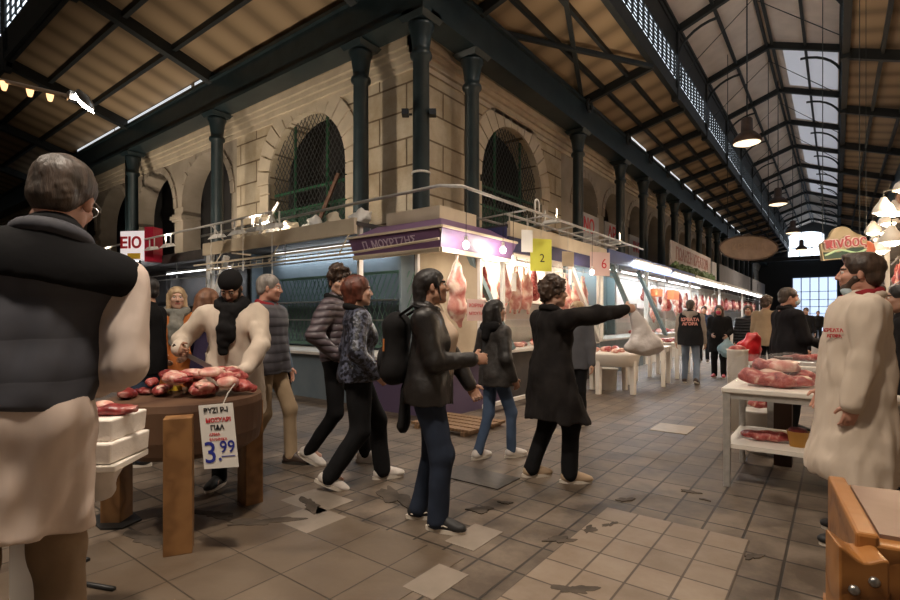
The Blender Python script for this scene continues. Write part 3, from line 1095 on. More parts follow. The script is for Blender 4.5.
# chunks of meat, lying on z = 0
CHUNK = []
def chunk_proto(seed, l, w, h, mm):
    rn = random.Random(seed)
    pr = [ell((0, 0, h * 0.5), (l / 2, w / 2, h / 2))]
    for k in range(4):
        pr.append(ell((rn.uniform(-0.35, 0.35) * l, rn.uniform(-0.3, 0.3) * w, h * rn.uniform(0.35, 0.75)), (l * rn.uniform(0.15, 0.28), w * rn.uniform(0.2, 0.36), h * rn.uniform(0.25, 0.42))))
    mb = sdf_mesh(pr, max(0.008, l / 30), 0.02, planes=[((0, 0, -1), 0.0)], disp=wob(seed, 0.012, 20))
    o = raw_build(mb, 'meat_piece', mm)
    f = sdf_mesh([ell((l * 0.1, 0, h * 0.78), (l * 0.32, w * 0.2, h * 0.16))], max(0.008, l / 30), 0.02, disp=wob(seed + 50, 0.010, 26))
    raw_build(f, 'fat_cap', fat_mat, o)
    return o
CH = [chunk_proto(1, 0.34, 0.20, 0.13, red_meat), chunk_proto(2, 0.26, 0.18, 0.12, red_meat), chunk_proto(3, 0.40, 0.14, 0.10, red_meat),
      chunk_proto(4, 0.22, 0.16, 0.09, pink_meat), chunk_proto(5, 0.30, 0.12, 0.07, dark_meat), chunk_proto(6, 0.24, 0.15, 0.10, pink_meat)]
CHUSED = set()
def chunk(kind, loc, rz, label, group, tip=0.0, sc=1.0):
    p = CH[kind]
    o = p if kind not in CHUSED else dup(p, loc)
    CHUSED.add(kind)
    o.location = loc
    o.rotation_euler = (tip, 0, rz)
    o.scale = (sc, sc, sc)
    return tag(o, label, 'meat', group)

# carcasses hanging from hooks; the hook's eye is the origin, the meat hangs below
def carcass_proto(seed, ln, w, mm, kind):
    t = thing('hanging_meat', 'meat', 'meat')
    if kind == 'leg':
        pr = [cone((0, 0, -0.12), (0, 0, -ln * 0.4), 0.02, 0.045), cone((0, 0, -ln * 0.4), (0.01, 0, -ln * 0.72), 0.05, w * 0.5, 0.8), ell((0.0, 0, -ln * 0.82), (w * 0.55, w * 0.42, ln * 0.2))]
    elif kind == 'side':
        pr = [cone((0, 0, -0.1), (0, 0, -ln * 0.28), 0.018, 0.04), cone((0, 0, -ln * 0.28), (0.0, 0, -ln * 0.5), w * 0.28, w * 0.5, 0.6), cone((0.0, 0, -ln * 0.5), (0.0, 0, -ln * 0.8), w * 0.42, w * 0.5, 0.5), cone((0.02, 0, -ln * 0.8), (0.05, 0, -ln), w * 0.3, w * 0.16, 0.8)]
    else:
        pr = [cone((-0.05, 0, -0.1), (-0.03, 0, -ln * 0.35), 0.016, 0.04), cone((0.05, 0, -0.1), (0.03, 0, -ln * 0.35), 0.016, 0.04), ell((0, 0, -ln * 0.5), (w * 0.5, w * 0.34, ln * 0.22)), ell((0, 0, -ln * 0.75), (w * 0.45, w * 0.36, ln * 0.2)), cone((-w * 0.3, 0.03, -ln * 0.8), (-w * 0.4, 0.06, -ln), 0.03, 0.02), cone((w * 0.3, 0.03, -ln * 0.8), (w * 0.4, 0.06, -ln), 0.03, 0.02)]
    raw_build(sdf_mesh(pr, 0.014, 0.05, disp=wob(seed, 0.012, 15)), 'flesh', mm, t)
    hk = [(0.0, 0, 0.0), (0.0, 0, 0.03), (0.02, 0, 0.05), (0.04, 0, 0.03)]
    MB().tube([(0.0, 0, -0.14), (0.0, 0, -0.02)] + hk, 0.006, 6).build('hook', steel, t, smooth=True)
    return t
CARC = {'leg': carcass_proto(11, 0.75, 0.22, pink_meat, 'leg'), 'side': carcass_proto(12, 1.0, 0.30, pink_meat, 'side'), 'lamb': carcass_proto(13, 0.85, 0.26, pink_meat, 'lamb'),
        'red': carcass_proto(14, 0.7, 0.28, red_meat, 'leg'), 'dark': carcass_proto(15, 0.8, 0.26, dark_meat, 'side')}
CUSED = set()
def hang(kind, loc, rz, label, group=None, sc=1.0):
    o = CARC[kind] if kind not in CUSED else dup(CARC[kind], loc)
    CUSED.add(kind)
    o.location = loc
    o.rotation_euler = (0, 0, rz)
    o.scale = (sc, sc, sc)
    o['label'] = label
    if group:
        o['group'] = group
    elif 'group' in o:
        del o['group']
    return o

# ------------------------------------------------------------ stalls
def tube_lamp(label, a, b, power, group='fluorescent lamps of the stalls', warm=False, body=True):
    a, b = Vector(a), Vector(b)
    c = (a + b) / 2
    t = thing('fluorescent_lamp', label, 'lamp', c, group=group)
    MB().tube([a - c, b - c], 0.02, 8).build('tube', warm_on if warm else tube_on, t, smooth=True)
    if body:
        MB().beam(a - c + Vector((0, 0, 0.05)), b - c + Vector((0, 0, 0.05)), 0.07, 0.05).build('fitting', white_paint, t)
    if power:
        l = light('tube_light', 'AREA', (0, 0, -0.04), power, SOFTWARM if warm else COOL, (0.08, (b - a).length), t)
        d = (b - a).normalized()
        l.rotation_euler = (0, 0, math.atan2(d.y, d.x) - PI / 2)
        l.data.spread = PI
    return t

def stall(label, axis, off, u0, u1, depth, roof_z, fascia, front, lining, fz=0.28, counter=0.8, glass=True, top=marble, lean=0.0, lower=None):
    """a butcher's stall; axis 'y': runs along y with its front on x = off, axis 'x': along x, front on y = off.
    Local frame: u along the run, w from the front backwards."""
    if axis == 'y':
        W = lambda u, w, z: (-w, u, z)
        loc = (off, u0, 0)
    else:
        W = lambda u, w, z: (-u, w, z)
        loc = (u0, off, 0)
    n = abs(u1 - u0)
    t = thing('market_stall', label, 'stall', loc)
    B = lambda m, u, w, z, U, Wd, Z: m.span(W(u, w, z), W(U, Wd, Z))
    B(MB(), 0.05, 0.08, 0.0, n - 0.05, 0.9, counter - 0.05).build('counter', front, t)
    B(MB(), 0, 0.0, counter - 0.05, n, 0.95, counter).build('countertop', top, t, bevel=0.008)
    B(MB(), 0, depth - 0.08, 0, n, depth - 0.03, roof_z).build('back_panel', lining, t)
    B(MB(), 0.0, 0.9, 0, 0.05, depth - 0.08, roof_z).build('side_panel', lining, t)
    B(MB(), n - 0.05, 0.9, 0, n, depth - 0.08, roof_z).build('side_panel', lining, t)
    B(MB(), -0.02, -0.12, roof_z, n + 0.02, depth, roof_z + 0.06).build('roof', dark_panel, t)
    f = MB()
    B(f, -0.02, -0.16, roof_z - fz * 0.55, n + 0.02, -0.10, roof_z + fz * 0.45)
    f.build('fascia', fascia, t)
    if lower:
        g = MB()
        B(g, -0.01, -0.13, roof_z - fz * 0.55 - 0.24, n + 0.01, -0.08, roof_z - fz * 0.55)
        g.build('valance', lower, t)
    for u in (0.04, n - 0.04):
        MB().beam(W(u, 0.02 + lean, counter), W(u, 0.02, roof_z), 0.06, 0.06).build('post', white_paint, t)
    rl = MB().tube([W(0, 0.22, roof_z - 0.42), W(n, 0.22, roof_z - 0.42)], 0.014, 6)
    rl.tube([W(0, 0.02, roof_z - 0.34), W(n, 0.02, roof_z - 0.34)], 0.012, 6)
    for u in (0.03, n / 2, n - 0.03):
        rl.tube([W(u, 0.22, roof_z - 0.42), W(u, 0.22, roof_z)], 0.010, 6)
    rl.build('hanging_rail', galv, t)
    if glass:
        B(MB(), 0.06, 0.0, counter + 0.001, n - 0.06, 0.012, counter + 0.38).build('counter_glass', glass_m, t)
    sh = MB()
    for z in (1.3, 1.65):
        B(sh, 0.1, depth - 0.4, z, n - 0.1, depth - 0.09, z + 0.025)
    sh.build('shelf', steel, t)
    return t

FX = -4.3
# left hall: grey and cream stall with a green lattice behind, then two dim ones
stall('cream roofed stall with blue-grey counter left of the purple corner kiosk', 'x', 5.35, -5.78, -10.3, 1.25, 2.76, cream_paint, bluegrey, bluegrey, fz=0.24, counter=0.79, glass=False)
lt = MB()
for k in range(28):
    for s in (-1, 1):
        u = -9.5 + 0.13 * k
        lt.beam((u, 6.4, 0.85), (u + s * 0.65, 6.4, 2.15), 0.012, 0.012)
lt.beam((-10.2, 6.4, 2.15), (-5.9, 6.4, 2.15), 0.05, 0.05).beam((-10.2, 6.4, 0.85), (-5.9, 6.4, 0.85), 0.05, 0.05)
tag(lt.build('wire_lattice', mat('green_lattice_wire', (0.10, 0.20, 0.16), rough=0.5)), 'green wire lattice screen behind the blue-grey counter', 'screen')
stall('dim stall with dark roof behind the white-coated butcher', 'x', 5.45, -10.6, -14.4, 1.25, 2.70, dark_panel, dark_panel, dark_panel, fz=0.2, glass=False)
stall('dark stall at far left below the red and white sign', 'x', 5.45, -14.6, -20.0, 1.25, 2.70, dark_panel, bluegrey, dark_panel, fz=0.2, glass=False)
# corner kiosk with purple boards
t = thing('corner_kiosk', 'corner kiosk with purple sign boards under the corner column', 'kiosk', (-4.12, 5.2, 0))
k = MB()
def Kb(m, a, b):
    return m.span(a, b)
MB().span((-1.6, 0.1, 0), (-0.1, 0.16, 0.74)).span((-0.16, 0.1, 0), (-0.1, 1.7, 0.74)).build('counter_front', mat('dull_purple_panel', (0.10, 0.07, 0.13), rough=0.5), t)
MB().span((-1.62, 0.0, 0.74), (-0.02, 0.6, 0.80)).span((-0.6, 0.6, 0.74), (-0.02, 1.75, 0.80)).build('countertop', marble, t, bevel=0.008)
fs = MB().add([(-1.62, -0.02, 2.27), (0.0, -0.02, 2.27), (0.1, -0.14, 2.52), (-1.62, -0.14, 2.52), (-1.62, 0.04, 2.27), (0.0, 0.04, 2.27), (0.06, -0.08, 2.52), (-1.62, -0.08, 2.52)], [(0, 1, 2, 3), (7, 6, 5, 4), (0, 4, 5, 1), (3, 2, 6, 7), (0, 3, 7, 4), (1, 5, 6, 2)])
fs.build('fascia', purple, t)
fs = MB().add([(0.02, -0.02, 2.27), (0.02, 1.75, 2.27), (0.14, 1.75, 2.52), (0.14, -0.14, 2.52), (-0.04, 0, 2.27), (-0.04, 1.75, 2.27), (0.08, 1.75, 2.52), (0.08, -0.08, 2.52)], [(0, 1, 2, 3), (7, 6, 5, 4), (0, 4, 5, 1), (3, 2, 6, 7), (0, 3, 7, 4), (1, 5, 6, 2)])
fs.build('side_fascia', purple, t)
MB().add([(-1.62, -0.14, 2.52), (0.14, -0.14, 2.52), (-0.35, 0.45, 2.78), (-1.62, 0.45, 2.78), (-1.62, -0.14, 2.50), (0.14, -0.14, 2.50), (-0.35, 0.45, 2.76), (-1.62, 0.45, 2.76)], [(0, 1, 2, 3), (7, 6, 5, 4), (0, 4, 5, 1), (1, 5, 6, 2), (2, 6, 7, 3), (3, 7, 4, 0)]).build('sloping_board', purple, t)
MB().add([(0.14, -0.14, 2.52), (0.14, 1.75, 2.52), (-0.35, 1.75, 2.78), (-0.35, 0.45, 2.78), (0.14, -0.14, 2.50), (0.14, 1.75, 2.50), (-0.35, 1.75, 2.76), (-0.35, 0.45, 2.76)], [(0, 1, 2, 3), (7, 6, 5, 4), (0, 4, 5, 1), (1, 5, 6, 2), (2, 6, 7, 3), (3, 7, 4, 0)]).build('sloping_board', purple, t)
MB().span((-1.4, 0.43, 2.72), (-0.35, 1.35, 2.96)).build('roof_box', cream_paint, t)
tr = MB().beam((-1.62, -0.03, 2.25), (0.03, -0.03, 2.25), 0.05, 0.06).beam((0.03, -0.03, 2.25), (0.03, 1.75, 2.25), 0.05, 0.06).beam((-1.62, -0.15, 2.53), (0.15, -0.15, 2.53), 0.03, 0.03).beam((0.15, -0.15, 2.53), (0.15, 1.75, 2.53), 0.03, 0.03)
tr.build('edge_trim', cream_paint, t)
for (x, y) in ((-0.42, 0.03), (-1.57, 0.03), (-0.05, 1.0)):
    MB().beam((x, y, 0.8), (x, y, 2.25), 0.05, 0.05).build('post', white_paint, t)
MB().span((-1.5, 1.25, 0), (-0.2, 1.30, 2.7)).build('back_panel', mat('beige_plaster', (0.42, 0.34, 0.24), (0.5, 0.41, 0.3), rough=0.8, scale=3), t)
sx = place(text_mb('Π. ΜΟΥΡΤΖΗΣ', 0.15, 0.006, bold=0.002), (-0.85, -0.095, 2.40), 0, 0.44)
sx.build('lettering', mat('pale_lilac_lettering', (0.62, 0.5, 0.62), rough=0.5), t)
tube_lamp('short fluorescent lamp inside the purple corner kiosk', (-5.6, 5.75, 2.42), (-4.7, 5.75, 2.42), 12, warm=True)

# right hall, left side: the row of stalls against the building
STA = stall('bright stall with cream and navy fascia hung with pale carcasses', 'y', FX, 7.05, 11.3, 1.22, 2.80, cream_paint, dark_panel, pale_panel, fz=0.24, counter=0.82, lower=blue_band)
MB().span((-1.2, -0.06, 2.35), (0.1, -0.02, 2.82)).build('side_fascia', blue_band, STA)
stall('glazed stall with blue lit fascia behind the white plastic tables', 'y', FX, 11.45, 14.9, 1.22, 2.80, blue_light, bluegrey, teal_frame, fz=0.3, counter=0.85)
stall('stall with long lit fascia behind the man in lettered vest', 'y', FX, 15.0, 20.3, 1.22, 2.80, blue_light, white_paint, pale_panel, fz=0.3, counter=0.85)
stall('brightly lit meat stall behind the woman with the red mask', 'y', FX, 20.4, 26.3, 1.22, 2.80, white_paint, white_paint, pale_panel, counter=0.85)
stall('distant bright stall left of the oval hanging sign', 'y', FX, 26.4, 33.5, 1.22, 2.85, white_paint, white_paint, pale_panel, counter=0.85)
stall('farthest stall on the left row of the hall', 'y', FX, 33.6, 42, 1.22, 2.85, white_paint, white_paint, pale_panel, counter=0.85)
def lean_post(label, a, b, m):
    tag(MB().beam(a, b, 0.10, 0.07).build('slanted_post', m), label, 'post')
lean_post('pale slanted post at the left end of the blue lit fascia stall', (-4.05, 10.6, 0.85), (-4.35, 9.6, 2.62), white_paint)
lean_post('grey-teal slanted post at the right end of the glazed stall', (-3.95, 15.6, 0.85), (-4.35, 14.3, 2.62), teal_frame)
lean_post('grey slanted post in the middle of the glazed stall', (-3.98, 13.3, 0.85), (-4.35, 12.2, 2.62), teal_frame)
lean_post('dark slanted post beside the big pale carcass', (-4.2, 7.2, 0.85), (-4.5, 6.35, 2.4), teal_frame)
lean_post('blue-white slanted post behind the black-capped butcher', (-10.3, 5.15, 0.8), (-9.4, 5.2, 2.55), white_paint)
lean_post('bright white slanted post behind the blonde woman', (-13.9, 5.2, 0.9), (-13.4, 5.2, 2.3), white_paint)

# fluorescent tubes and bulbs of the row
tube_lamp('long bright fluorescent lamp on the blue fascia', (-4.11, 13.2, 2.80), (-4.11, 16.8, 2.80), 90)
tube_lamp('bright fluorescent lamp right of the long blue fascia lamp', (-4.11, 17.2, 2.76), (-4.11, 20.2, 2.76), 70)
tube_lamp('bright fluorescent lamp above the woman with the red mask', (-4.11, 20.6, 2.76), (-4.11, 26.0, 2.76), 90)
tube_lamp('distant fluorescent lamp under the grey sign board', (-4.11, 26.6, 2.8), (-4.11, 33.0, 2.8), 90)
tube_lamp('farthest fluorescent lamp of the left stall row', (-4.11, 33.8, 2.8), (-4.11, 41.8, 2.8), 90)
tube_lamp('fluorescent lamp lying inside the roof of the carcass stall', (-5.0, 7.4, 2.72), (-5.0, 11.0, 2.72), 60, warm=True)
tube_lamp('fluorescent lamp inside the glazed stall', (-5.1, 11.7, 2.72), (-5.1, 14.7, 2.72), 22)
tube_lamp('fluorescent lamp inside the stall behind the lettered vest', (-5.1, 15.2, 2.72), (-5.1, 20.0, 2.72), 60)
tube_lamp('fluorescent lamp inside the stall behind the red mask', (-5.1, 20.6, 2.72), (-5.1, 26.0, 2.72), 60)
tube_lamp('small slanted white lamp at left, under the red and white sign', (-15.7, 5.2, 2.58), (-14.9, 5.2, 2.58), 8)
tube_lamp('added lamp under the roof of the blue-grey counter stall', (-9.6, 6.4, 2.7), (-6.2, 6.4, 2.7), 16)  # tube added to brighten the green lattice behind the counter
tube_lamp('unlit looking grey lamp channel over the blonde woman', (-14.4, 5.2, 2.74), (-12.4, 5.2, 2.74), 0)
tube_lamp('cool lamp line under the dark roof behind the blonde woman', (-14.2, 6.2, 2.5), (-11.0, 6.2, 2.5), 14)
def bulb(label, x, y, z, top, p=BULB_W):
    t = thing('hanging_bulb', label, 'lamp', (x, y, z), group='bare bulbs on the carcass stall')
    MB().ball((0, 0, 0), (0.042, 0.042, 0.05), 12).build('bulb', bulb_on, t, smooth=True)
    MB().lathe([(0.02, 0.045), (0.024, 0.06), (0.022, 0.11), (0.0, 0.12)], n=10).build('socket', white_plastic, t)
    MB().tube([(0, 0, 0.11), (0.01, 0, top - z)], 0.004, 5).build('flex', black_rubber, t)
    light('bulb_light', 'POINT', (0, 0, -0.08), p, (1.0, 0.86, 0.70), 0.05, t)
for (px, py, lab) in ((466, 245, 'bare lit bulb right of the purple kiosk, leftmost of four'), (503, 250, 'bare lit bulb on navy fascia, second from left'), (513, 263, 'lowest bare lit bulb, left of the white bag of meat'), (592, 272, 'bare lit bulb at the right end of the carcass stall')):
    y, d = on_x(px, -3.84)
    z = CAMH + (HORIZON - py) / F * d
    bulb(lab, -3.84, y, z, 3.075)
# pipe racks lying above the roofs
rk = MB()
for (a, b) in (((-4.2, 7.0, 3.02), (-4.2, 12.2, 3.02)), ((-4.75, 7.0, 3.02), (-4.75, 12.2, 3.02))):
    rk.tube([a, b], 0.022, 6)
for k in range(9):
    y = 7.1 + 0.62 * k
    rk.tube([(-4.75, y, 3.02), (-3.9, y, 3.06)], 0.016, 6)
    rk.tube([(-4.2, y, 3.02), (-4.2, y, 2.86)], 0.012, 6)
tag(rk.build('pipe_rack', galv), 'galvanised pipe rack above the cream and navy fascia', 'rack')
pp = MB().tube([(-10.2, 5.1, 3.0), (-4.05, 5.1, 3.06), (-3.84, 5.3, 3.06), (-3.84, 13.0, 3.06)], 0.022, 7)
tag(pp.build('conduit_pipe', galv, smooth=True), 'thin galvanised conduit running round the building corner above the kiosk', 'pipe')
for x in (-9.5, -7.6, -5.9, -4.5):
    pass
pr_ = MB().tube([(-9.8, 5.0, 2.28), (-5.7, 5.0, 2.30), (-3.98, 5.0, 2.36)], 0.018, 6)
for k in range(20):
    x = -9.6 + 0.19 * k
    pr_.tube([(x, 5.0, 2.28), (x, 5.02, 2.37)], 0.006, 4)
for x in (-9.6, -7.7, -5.9):
    pr_.tube([(x, 5.0, 2.28), (x, 5.25, 2.70)], 0.01, 5)
tag(pr_.build('hook_rail', cream_paint), 'cream rail with small hooks in front of the blue-grey stall', 'rail')
cp_ = MB().add([(-10.3, 5.0, 2.42), (-5.8, 5.0, 2.42), (-5.8, 5.9, 2.62), (-10.3, 5.9, 2.62), (-10.3, 5.0, 2.39), (-5.8, 5.0, 2.39), (-5.8, 5.9, 2.59), (-10.3, 5.9, 2.59)], [(0, 1, 2, 3), (7, 6, 5, 4), (0, 4, 5, 1), (1, 5, 6, 2), (2, 6, 7, 3), (3, 7, 4, 0)])
tag(cp_.build('canopy_board', cream_paint), 'sloping cream canopy board in front of the blue-grey stall', 'canopy')
# rail of white floodlights on the roofs at left
def flood(label, x, y, z, on=False):
    t = thing('floodlight', label, 'lamp', (x, y, z), group='white floodlights above the left stalls')
    MB().add([(-0.16, -0.12, -0.03), (0.16, -0.12, -0.03), (0.13, 0.1, 0.02), (-0.13, 0.1, 0.02), (-0.1, -0.06, 0.06), (0.1, -0.06, 0.06), (0.09, 0.07, 0.08), (-0.09, 0.07, 0.08)], [(3, 2, 1, 0), (4, 5, 6, 7), (0, 1, 5, 4), (1, 2, 6, 5), (2, 3, 7, 6), (3, 0, 4, 7)]).build('housing', white_paint, t)
    for s in (-1, 1):
        MB().beam((s * 0.12, 0.0, 0.03), (s * 0.12, 0.0, 0.26), 0.02, 0.02).build('bracket', white_paint, t)
    return t
fl_px = [(218, 'leftmost white floodlight over the butcher in black cap'), (238, 'second white floodlight from left over the butcher'), (257, 'third white floodlight from left over the butcher'), (275, 'fourth white floodlight, right of the others over the stall'), (128, 'white floodlight right under the red and white sign'), (152, 'white floodlight just right of the red and white sign')]
for px, lab in fl_px:
    x, d = on_y(px, 4.95)
    flood(lab, x, 4.95, 2.86)
for (x, y, r, lab) in ((-14.6, 4.95, (0, 0, 0), 'added upturned white floodlight left of the leftmost bright stall lamp'), (-18.0, 4.95, (0, 0, 0), 'added upturned white floodlight farthest left, brightening the dim arches'), (-8.0, 4.95, (-0.45 - PI / 2 - 0.35, 0, 0), 'upturned white floodlight washing the wall left of the corner column'), (-11.3, 4.95, (-0.45 - PI / 2 - 0.35, 0, 0), 'upturned white floodlight washing the lattice arch wall')):  # the first two are added to brighten the far-left arches
    f_ = flood(lab, x, y, 2.86)
    f_.rotation_euler.x = 0
    light('wall_wash', 'SPOT', (0, 0.02, 0.12), 230, (1.0, 0.86, 0.68), 0.12, f_, rot=(PI / 2 + 0.75, 0, 0), spot=2.3, blend=0.8)
for y, lab in ((8.6, 'small upturned floodlight on the pipe rack beside the corner arch'), (12.0, 'small upturned floodlight at the far end of the pipe rack')):
    f_ = flood(lab, -4.2, y, 3.10)
    light('wall_wash', 'SPOT', (0, 0.0, 0.12), 230, (1.0, 0.82, 0.60), 0.12, f_, rot=(0, -(PI - 0.75) + PI / 2 * 0 , 0), spot=2.3, blend=0.8)
    f_.rotation_euler.z = 0
fr_ = MB().tube([(-16.5, 4.95, 3.13), (-7.5, 4.95, 3.13)], 0.02, 6)
for x in (-16, -12.8, -9.5, -7.6):
    fr_.tube([(x, 4.95, 3.13), (x, 5.3, 2.74)], 0.014, 5)
tag(fr_.build('lamp_rail', white_paint), 'white rail carrying floodlights above the left stalls', 'rail')
for px, lab in ((211, 'thin white cord hanging left of the black cap'), (243, 'thin white cord hanging right of the black cap'), (272, 'thin white cord hanging over the grey-haired man')):
    x, d = on_y(px, 4.95)
    c_ = MB().tube([(0, 0, 0), (0, 0, -0.80 if px < 250 else -0.95)], 0.006, 5).lathe([(0.0, -0.93), (0.022, -0.9), (0.014, -0.8), (0, -0.79)] if px < 250 else [(0, -1.05), (0.018, -1.03), (0.012, -0.95), (0, -0.94)], n=8)
    tag(c_.build('pull_cord', white_paint, loc=(x, 4.95, 3.11)), lab, 'cord', 'pull cords above the left stalls')

# clutter on the stall roof under the lattice arch, crumpled sheets and a hook
rn = random.Random(5)
for i in range(6):
    x = -9.3 + 0.62 * i
    pr = [ell((rn.uniform(-.1, .1), rn.uniform(-.1, .1), 0.1), (0.2, 0.16, 0.12)), ell((0.1, 0, 0.18), (0.12, 0.14, 0.12))]
    o = raw_build(sdf_mesh(pr, 0.025, 0.03, planes=[((0, 0, -1), 0)], disp=wob(30 + i, 0.04, 22)), 'crumpled_sheet', white_paint if i % 2 else cream_paint, loc=(x, 5.6 + 0.1 * (i % 2), 2.83 if x < -5.8 else 2.98))
    tag(o, ['crumpled pale sheet at the left end of the cream stall roof', 'crumpled white sheet, second along the cream stall roof', 'crumpled cream heap below the lattice arch', 'crumpled white heap right of the lattice arch', 'crumpled cream sheet beside the left corner column', 'white crumpled sheet on top of the purple kiosk'][i], 'sheet')
tag(MB().beam((-8.9, 5.5, 2.84), (-8.45, 5.7, 3.55), 0.03, 0.04).build('white_batten', white_paint), 'white batten leaning on the clutter before the lattice arch', 'batten')
tag(MB().beam((-9.5, 7.3, 3.2), (-8.9, 7.55, 4.6), 0.05, 0.08).build('rusty_bar', rust), 'rusty bar leaning across the lattice arched window', 'bar')
lp = [(-4.4 , 8.35, 3.05), (-4.4, 8.35, 3.45)] + [(-4.4, 8.43 - 0.08 * math.cos(a), 3.45 + 0.09 * math.sin(a)) for a in [PI * k / 6 for k in range(1, 7)]] + [(-4.4, 8.51, 3.1)]
tag(MB().tube(lp, 0.02, 6).build('wire_loop', white_paint, smooth=True), 'pale upright metal loop above the pipe rack', 'loop')

# ---- cards and signs on the carcass stall
def card(name, label, loc, w, h, rz, m, lines=(), cat='sign', tilt=0.0, group=None, thick=0.006):
    t = thing(name, label, cat, loc, rz, group)
    place(MB().box((0, 0, 0), (w, thick, h)), (0, 0, 0), 0, tilt).build('card', m, t)
    if name != 'price_card':
        MB().tube([(0, 0, h / 2), (0, 0.0, max(h / 2 + 0.05, (3.03 if 'tag' not in name else 2.39) - loc[2]))], 0.004, 5).build('cord', white_paint, t)
    for (txt, size, dz, im, dx) in lines:
        place(text_mb(txt, size, 0.002), (dx, -thick / 2 - 0.002, dz), 0, tilt).build('lettering', im, t)
    return t
FACEX = PI / 2          # a card facing +x (towards the aisle)
def on_row(px, py, x=-4.125):
    y, d = on_x(px, x)
    return Vector((x, y, CAMH + (HORIZON - py) / F * d))
card('hanging_card', 'white card hanging over the cream fascia', on_row(527, 241, -4.0), 0.20, 0.36, 0.95, paper)
card('hanging_card', 'yellow and white price card glowing on the cream fascia', on_row(541, 255, -4.0), 0.40, 0.55, 0.95, yellow_paper, [('2', 0.2, -0.06, ink_black, 0.02)])
card('hanging_card', 'small cream card right of the yellow price card', on_row(568, 259, -4.05), 0.28, 0.28, 1.1, cream_paint)
card('hanging_card', 'pale pink card hanging at the right end of the carcass stall', on_row(600, 264, -4.0), 0.5, 0.5, 1.0, pink_paper, [('6', 0.3, 0, ink_red, 0.1)])
card('price_card', 'pale pink price card held up beside the leather jacket', on_row(476, 310, -4.0), 0.34, 0.30, FACEX - 0.2, pink_paper, [('ΧΟΙΡΙΝΑ', 0.07, 0.06, ink_red, 0), ('ΜΠΟΥΤΙΑ', 0.06, -0.05, ink_red, 0)])
for i, (px, py) in enumerate(((514, 282), (547, 270), (570, 277))):
    card('price_tag', ['white tag hung between the carcasses at left', 'white tag hung in the middle of the carcasses', 'white tag hung among the right carcasses'][i], on_row(px, py, -4.2), 0.14, 0.3, FACEX, paper)

# ---- hanging meat of the carcass stall
rail_z = 2.80 - 0.42
MEATS = [('side', 457, -4.22, 2.36, 1.1, 'big pale carcass hanging right of the leather jacketed woman'), ('leg', 505, -4.5, rail_z, 1.0, 'narrow leg of meat behind the black-haired woman'), ('lamb', 516, -4.5, rail_z, 1.1, 'pale carcass half in a white bag, behind the black-haired woman'),
         ('lamb', 526, -4.5, rail_z, 1.1, 'pale carcass left of the coated woman\'s head'), ('red', 534, -4.5, rail_z, 1.0, 'red leg hanging close left of the coated woman\'s head'), ('leg', 548, -4.5, rail_z, 1.0, 'leg of meat hanging above the coated woman\'s hair'),
         ('leg', 558, -4.5, rail_z, 1.1, 'leg of meat hanging right above the coated woman\'s forehead'), ('lamb', 566, -4.5, rail_z, 1.1, 'pale carcass right of the coated woman\'s face'), ('leg', 575, -4.5, rail_z, 1.1, 'leg of meat over the outstretched arm, second from right'), ('lamb', 583, -4.5, rail_z, 1.15, 'rightmost pale carcass over the outstretched arm')]
for (kd, px, x, z, sc, lab) in MEATS:
    y, d = on_x(px, x)
    hang(kd, (x, y, z), PI / 2 + random.uniform(-0.4, 0.4), lab, 'carcasses hanging in the bright stall', sc)
# back rail of the same stall
for i in range(6):
    hang(['red', 'side', 'leg'][i % 3], (-4.95, 7.5 + 0.6 * i, 2.35), PI / 2, 'meat hanging on the back rail of the carcass stall', 'meat on the back rail of the carcass stall', 0.9)
tag(MB().tube([(-4.95, 7.1, 2.37), (-4.95, 11.25, 2.37)], 0.012, 6).build('back_rail', galv), 'steel rail at the back of the carcass stall', 'rail')
# hanging meat along the further stalls
for i in range(26):
    y = 15.4 + 0.55 * i + 0.15 * math.sin(i * 2.3)
    hang(['red', 'dark', 'leg', 'lamb', 'side'][i * 7 % 5], (-4.52, y, rail_z), PI / 2, 'cut of meat hanging in the far bright stalls', 'meat hanging in the far stalls', 0.75 + 0.2 * (i % 3))
for i in range(20):
    y = 29.6 + 0.6 * i
    hang(['red', 'dark', 'leg', 'lamb'][i * 3 % 4], (-4.52, y, rail_z + 0.05), PI / 2, 'cut of meat hanging in the farthest stalls', 'meat hanging in the farthest stalls', 0.85)
tag(MB().box((-4.3, 15.95, 2.1), (0.2, 0.5, 0.22)).build('orange_box', mat('orange_plastic', (0.75, 0.22, 0.08), rough=0.5)), 'orange box hung over the stall above the lettered vest', 'box')
tag(MB().box((-4.3, 17.9, 2.1), (0.2, 0.7, 0.3)).build('orange_sheet', mat('orange_plastic', (0.75, 0.22, 0.08), rough=0.5)), 'orange-brown hung sheet right of the orange box', 'box')
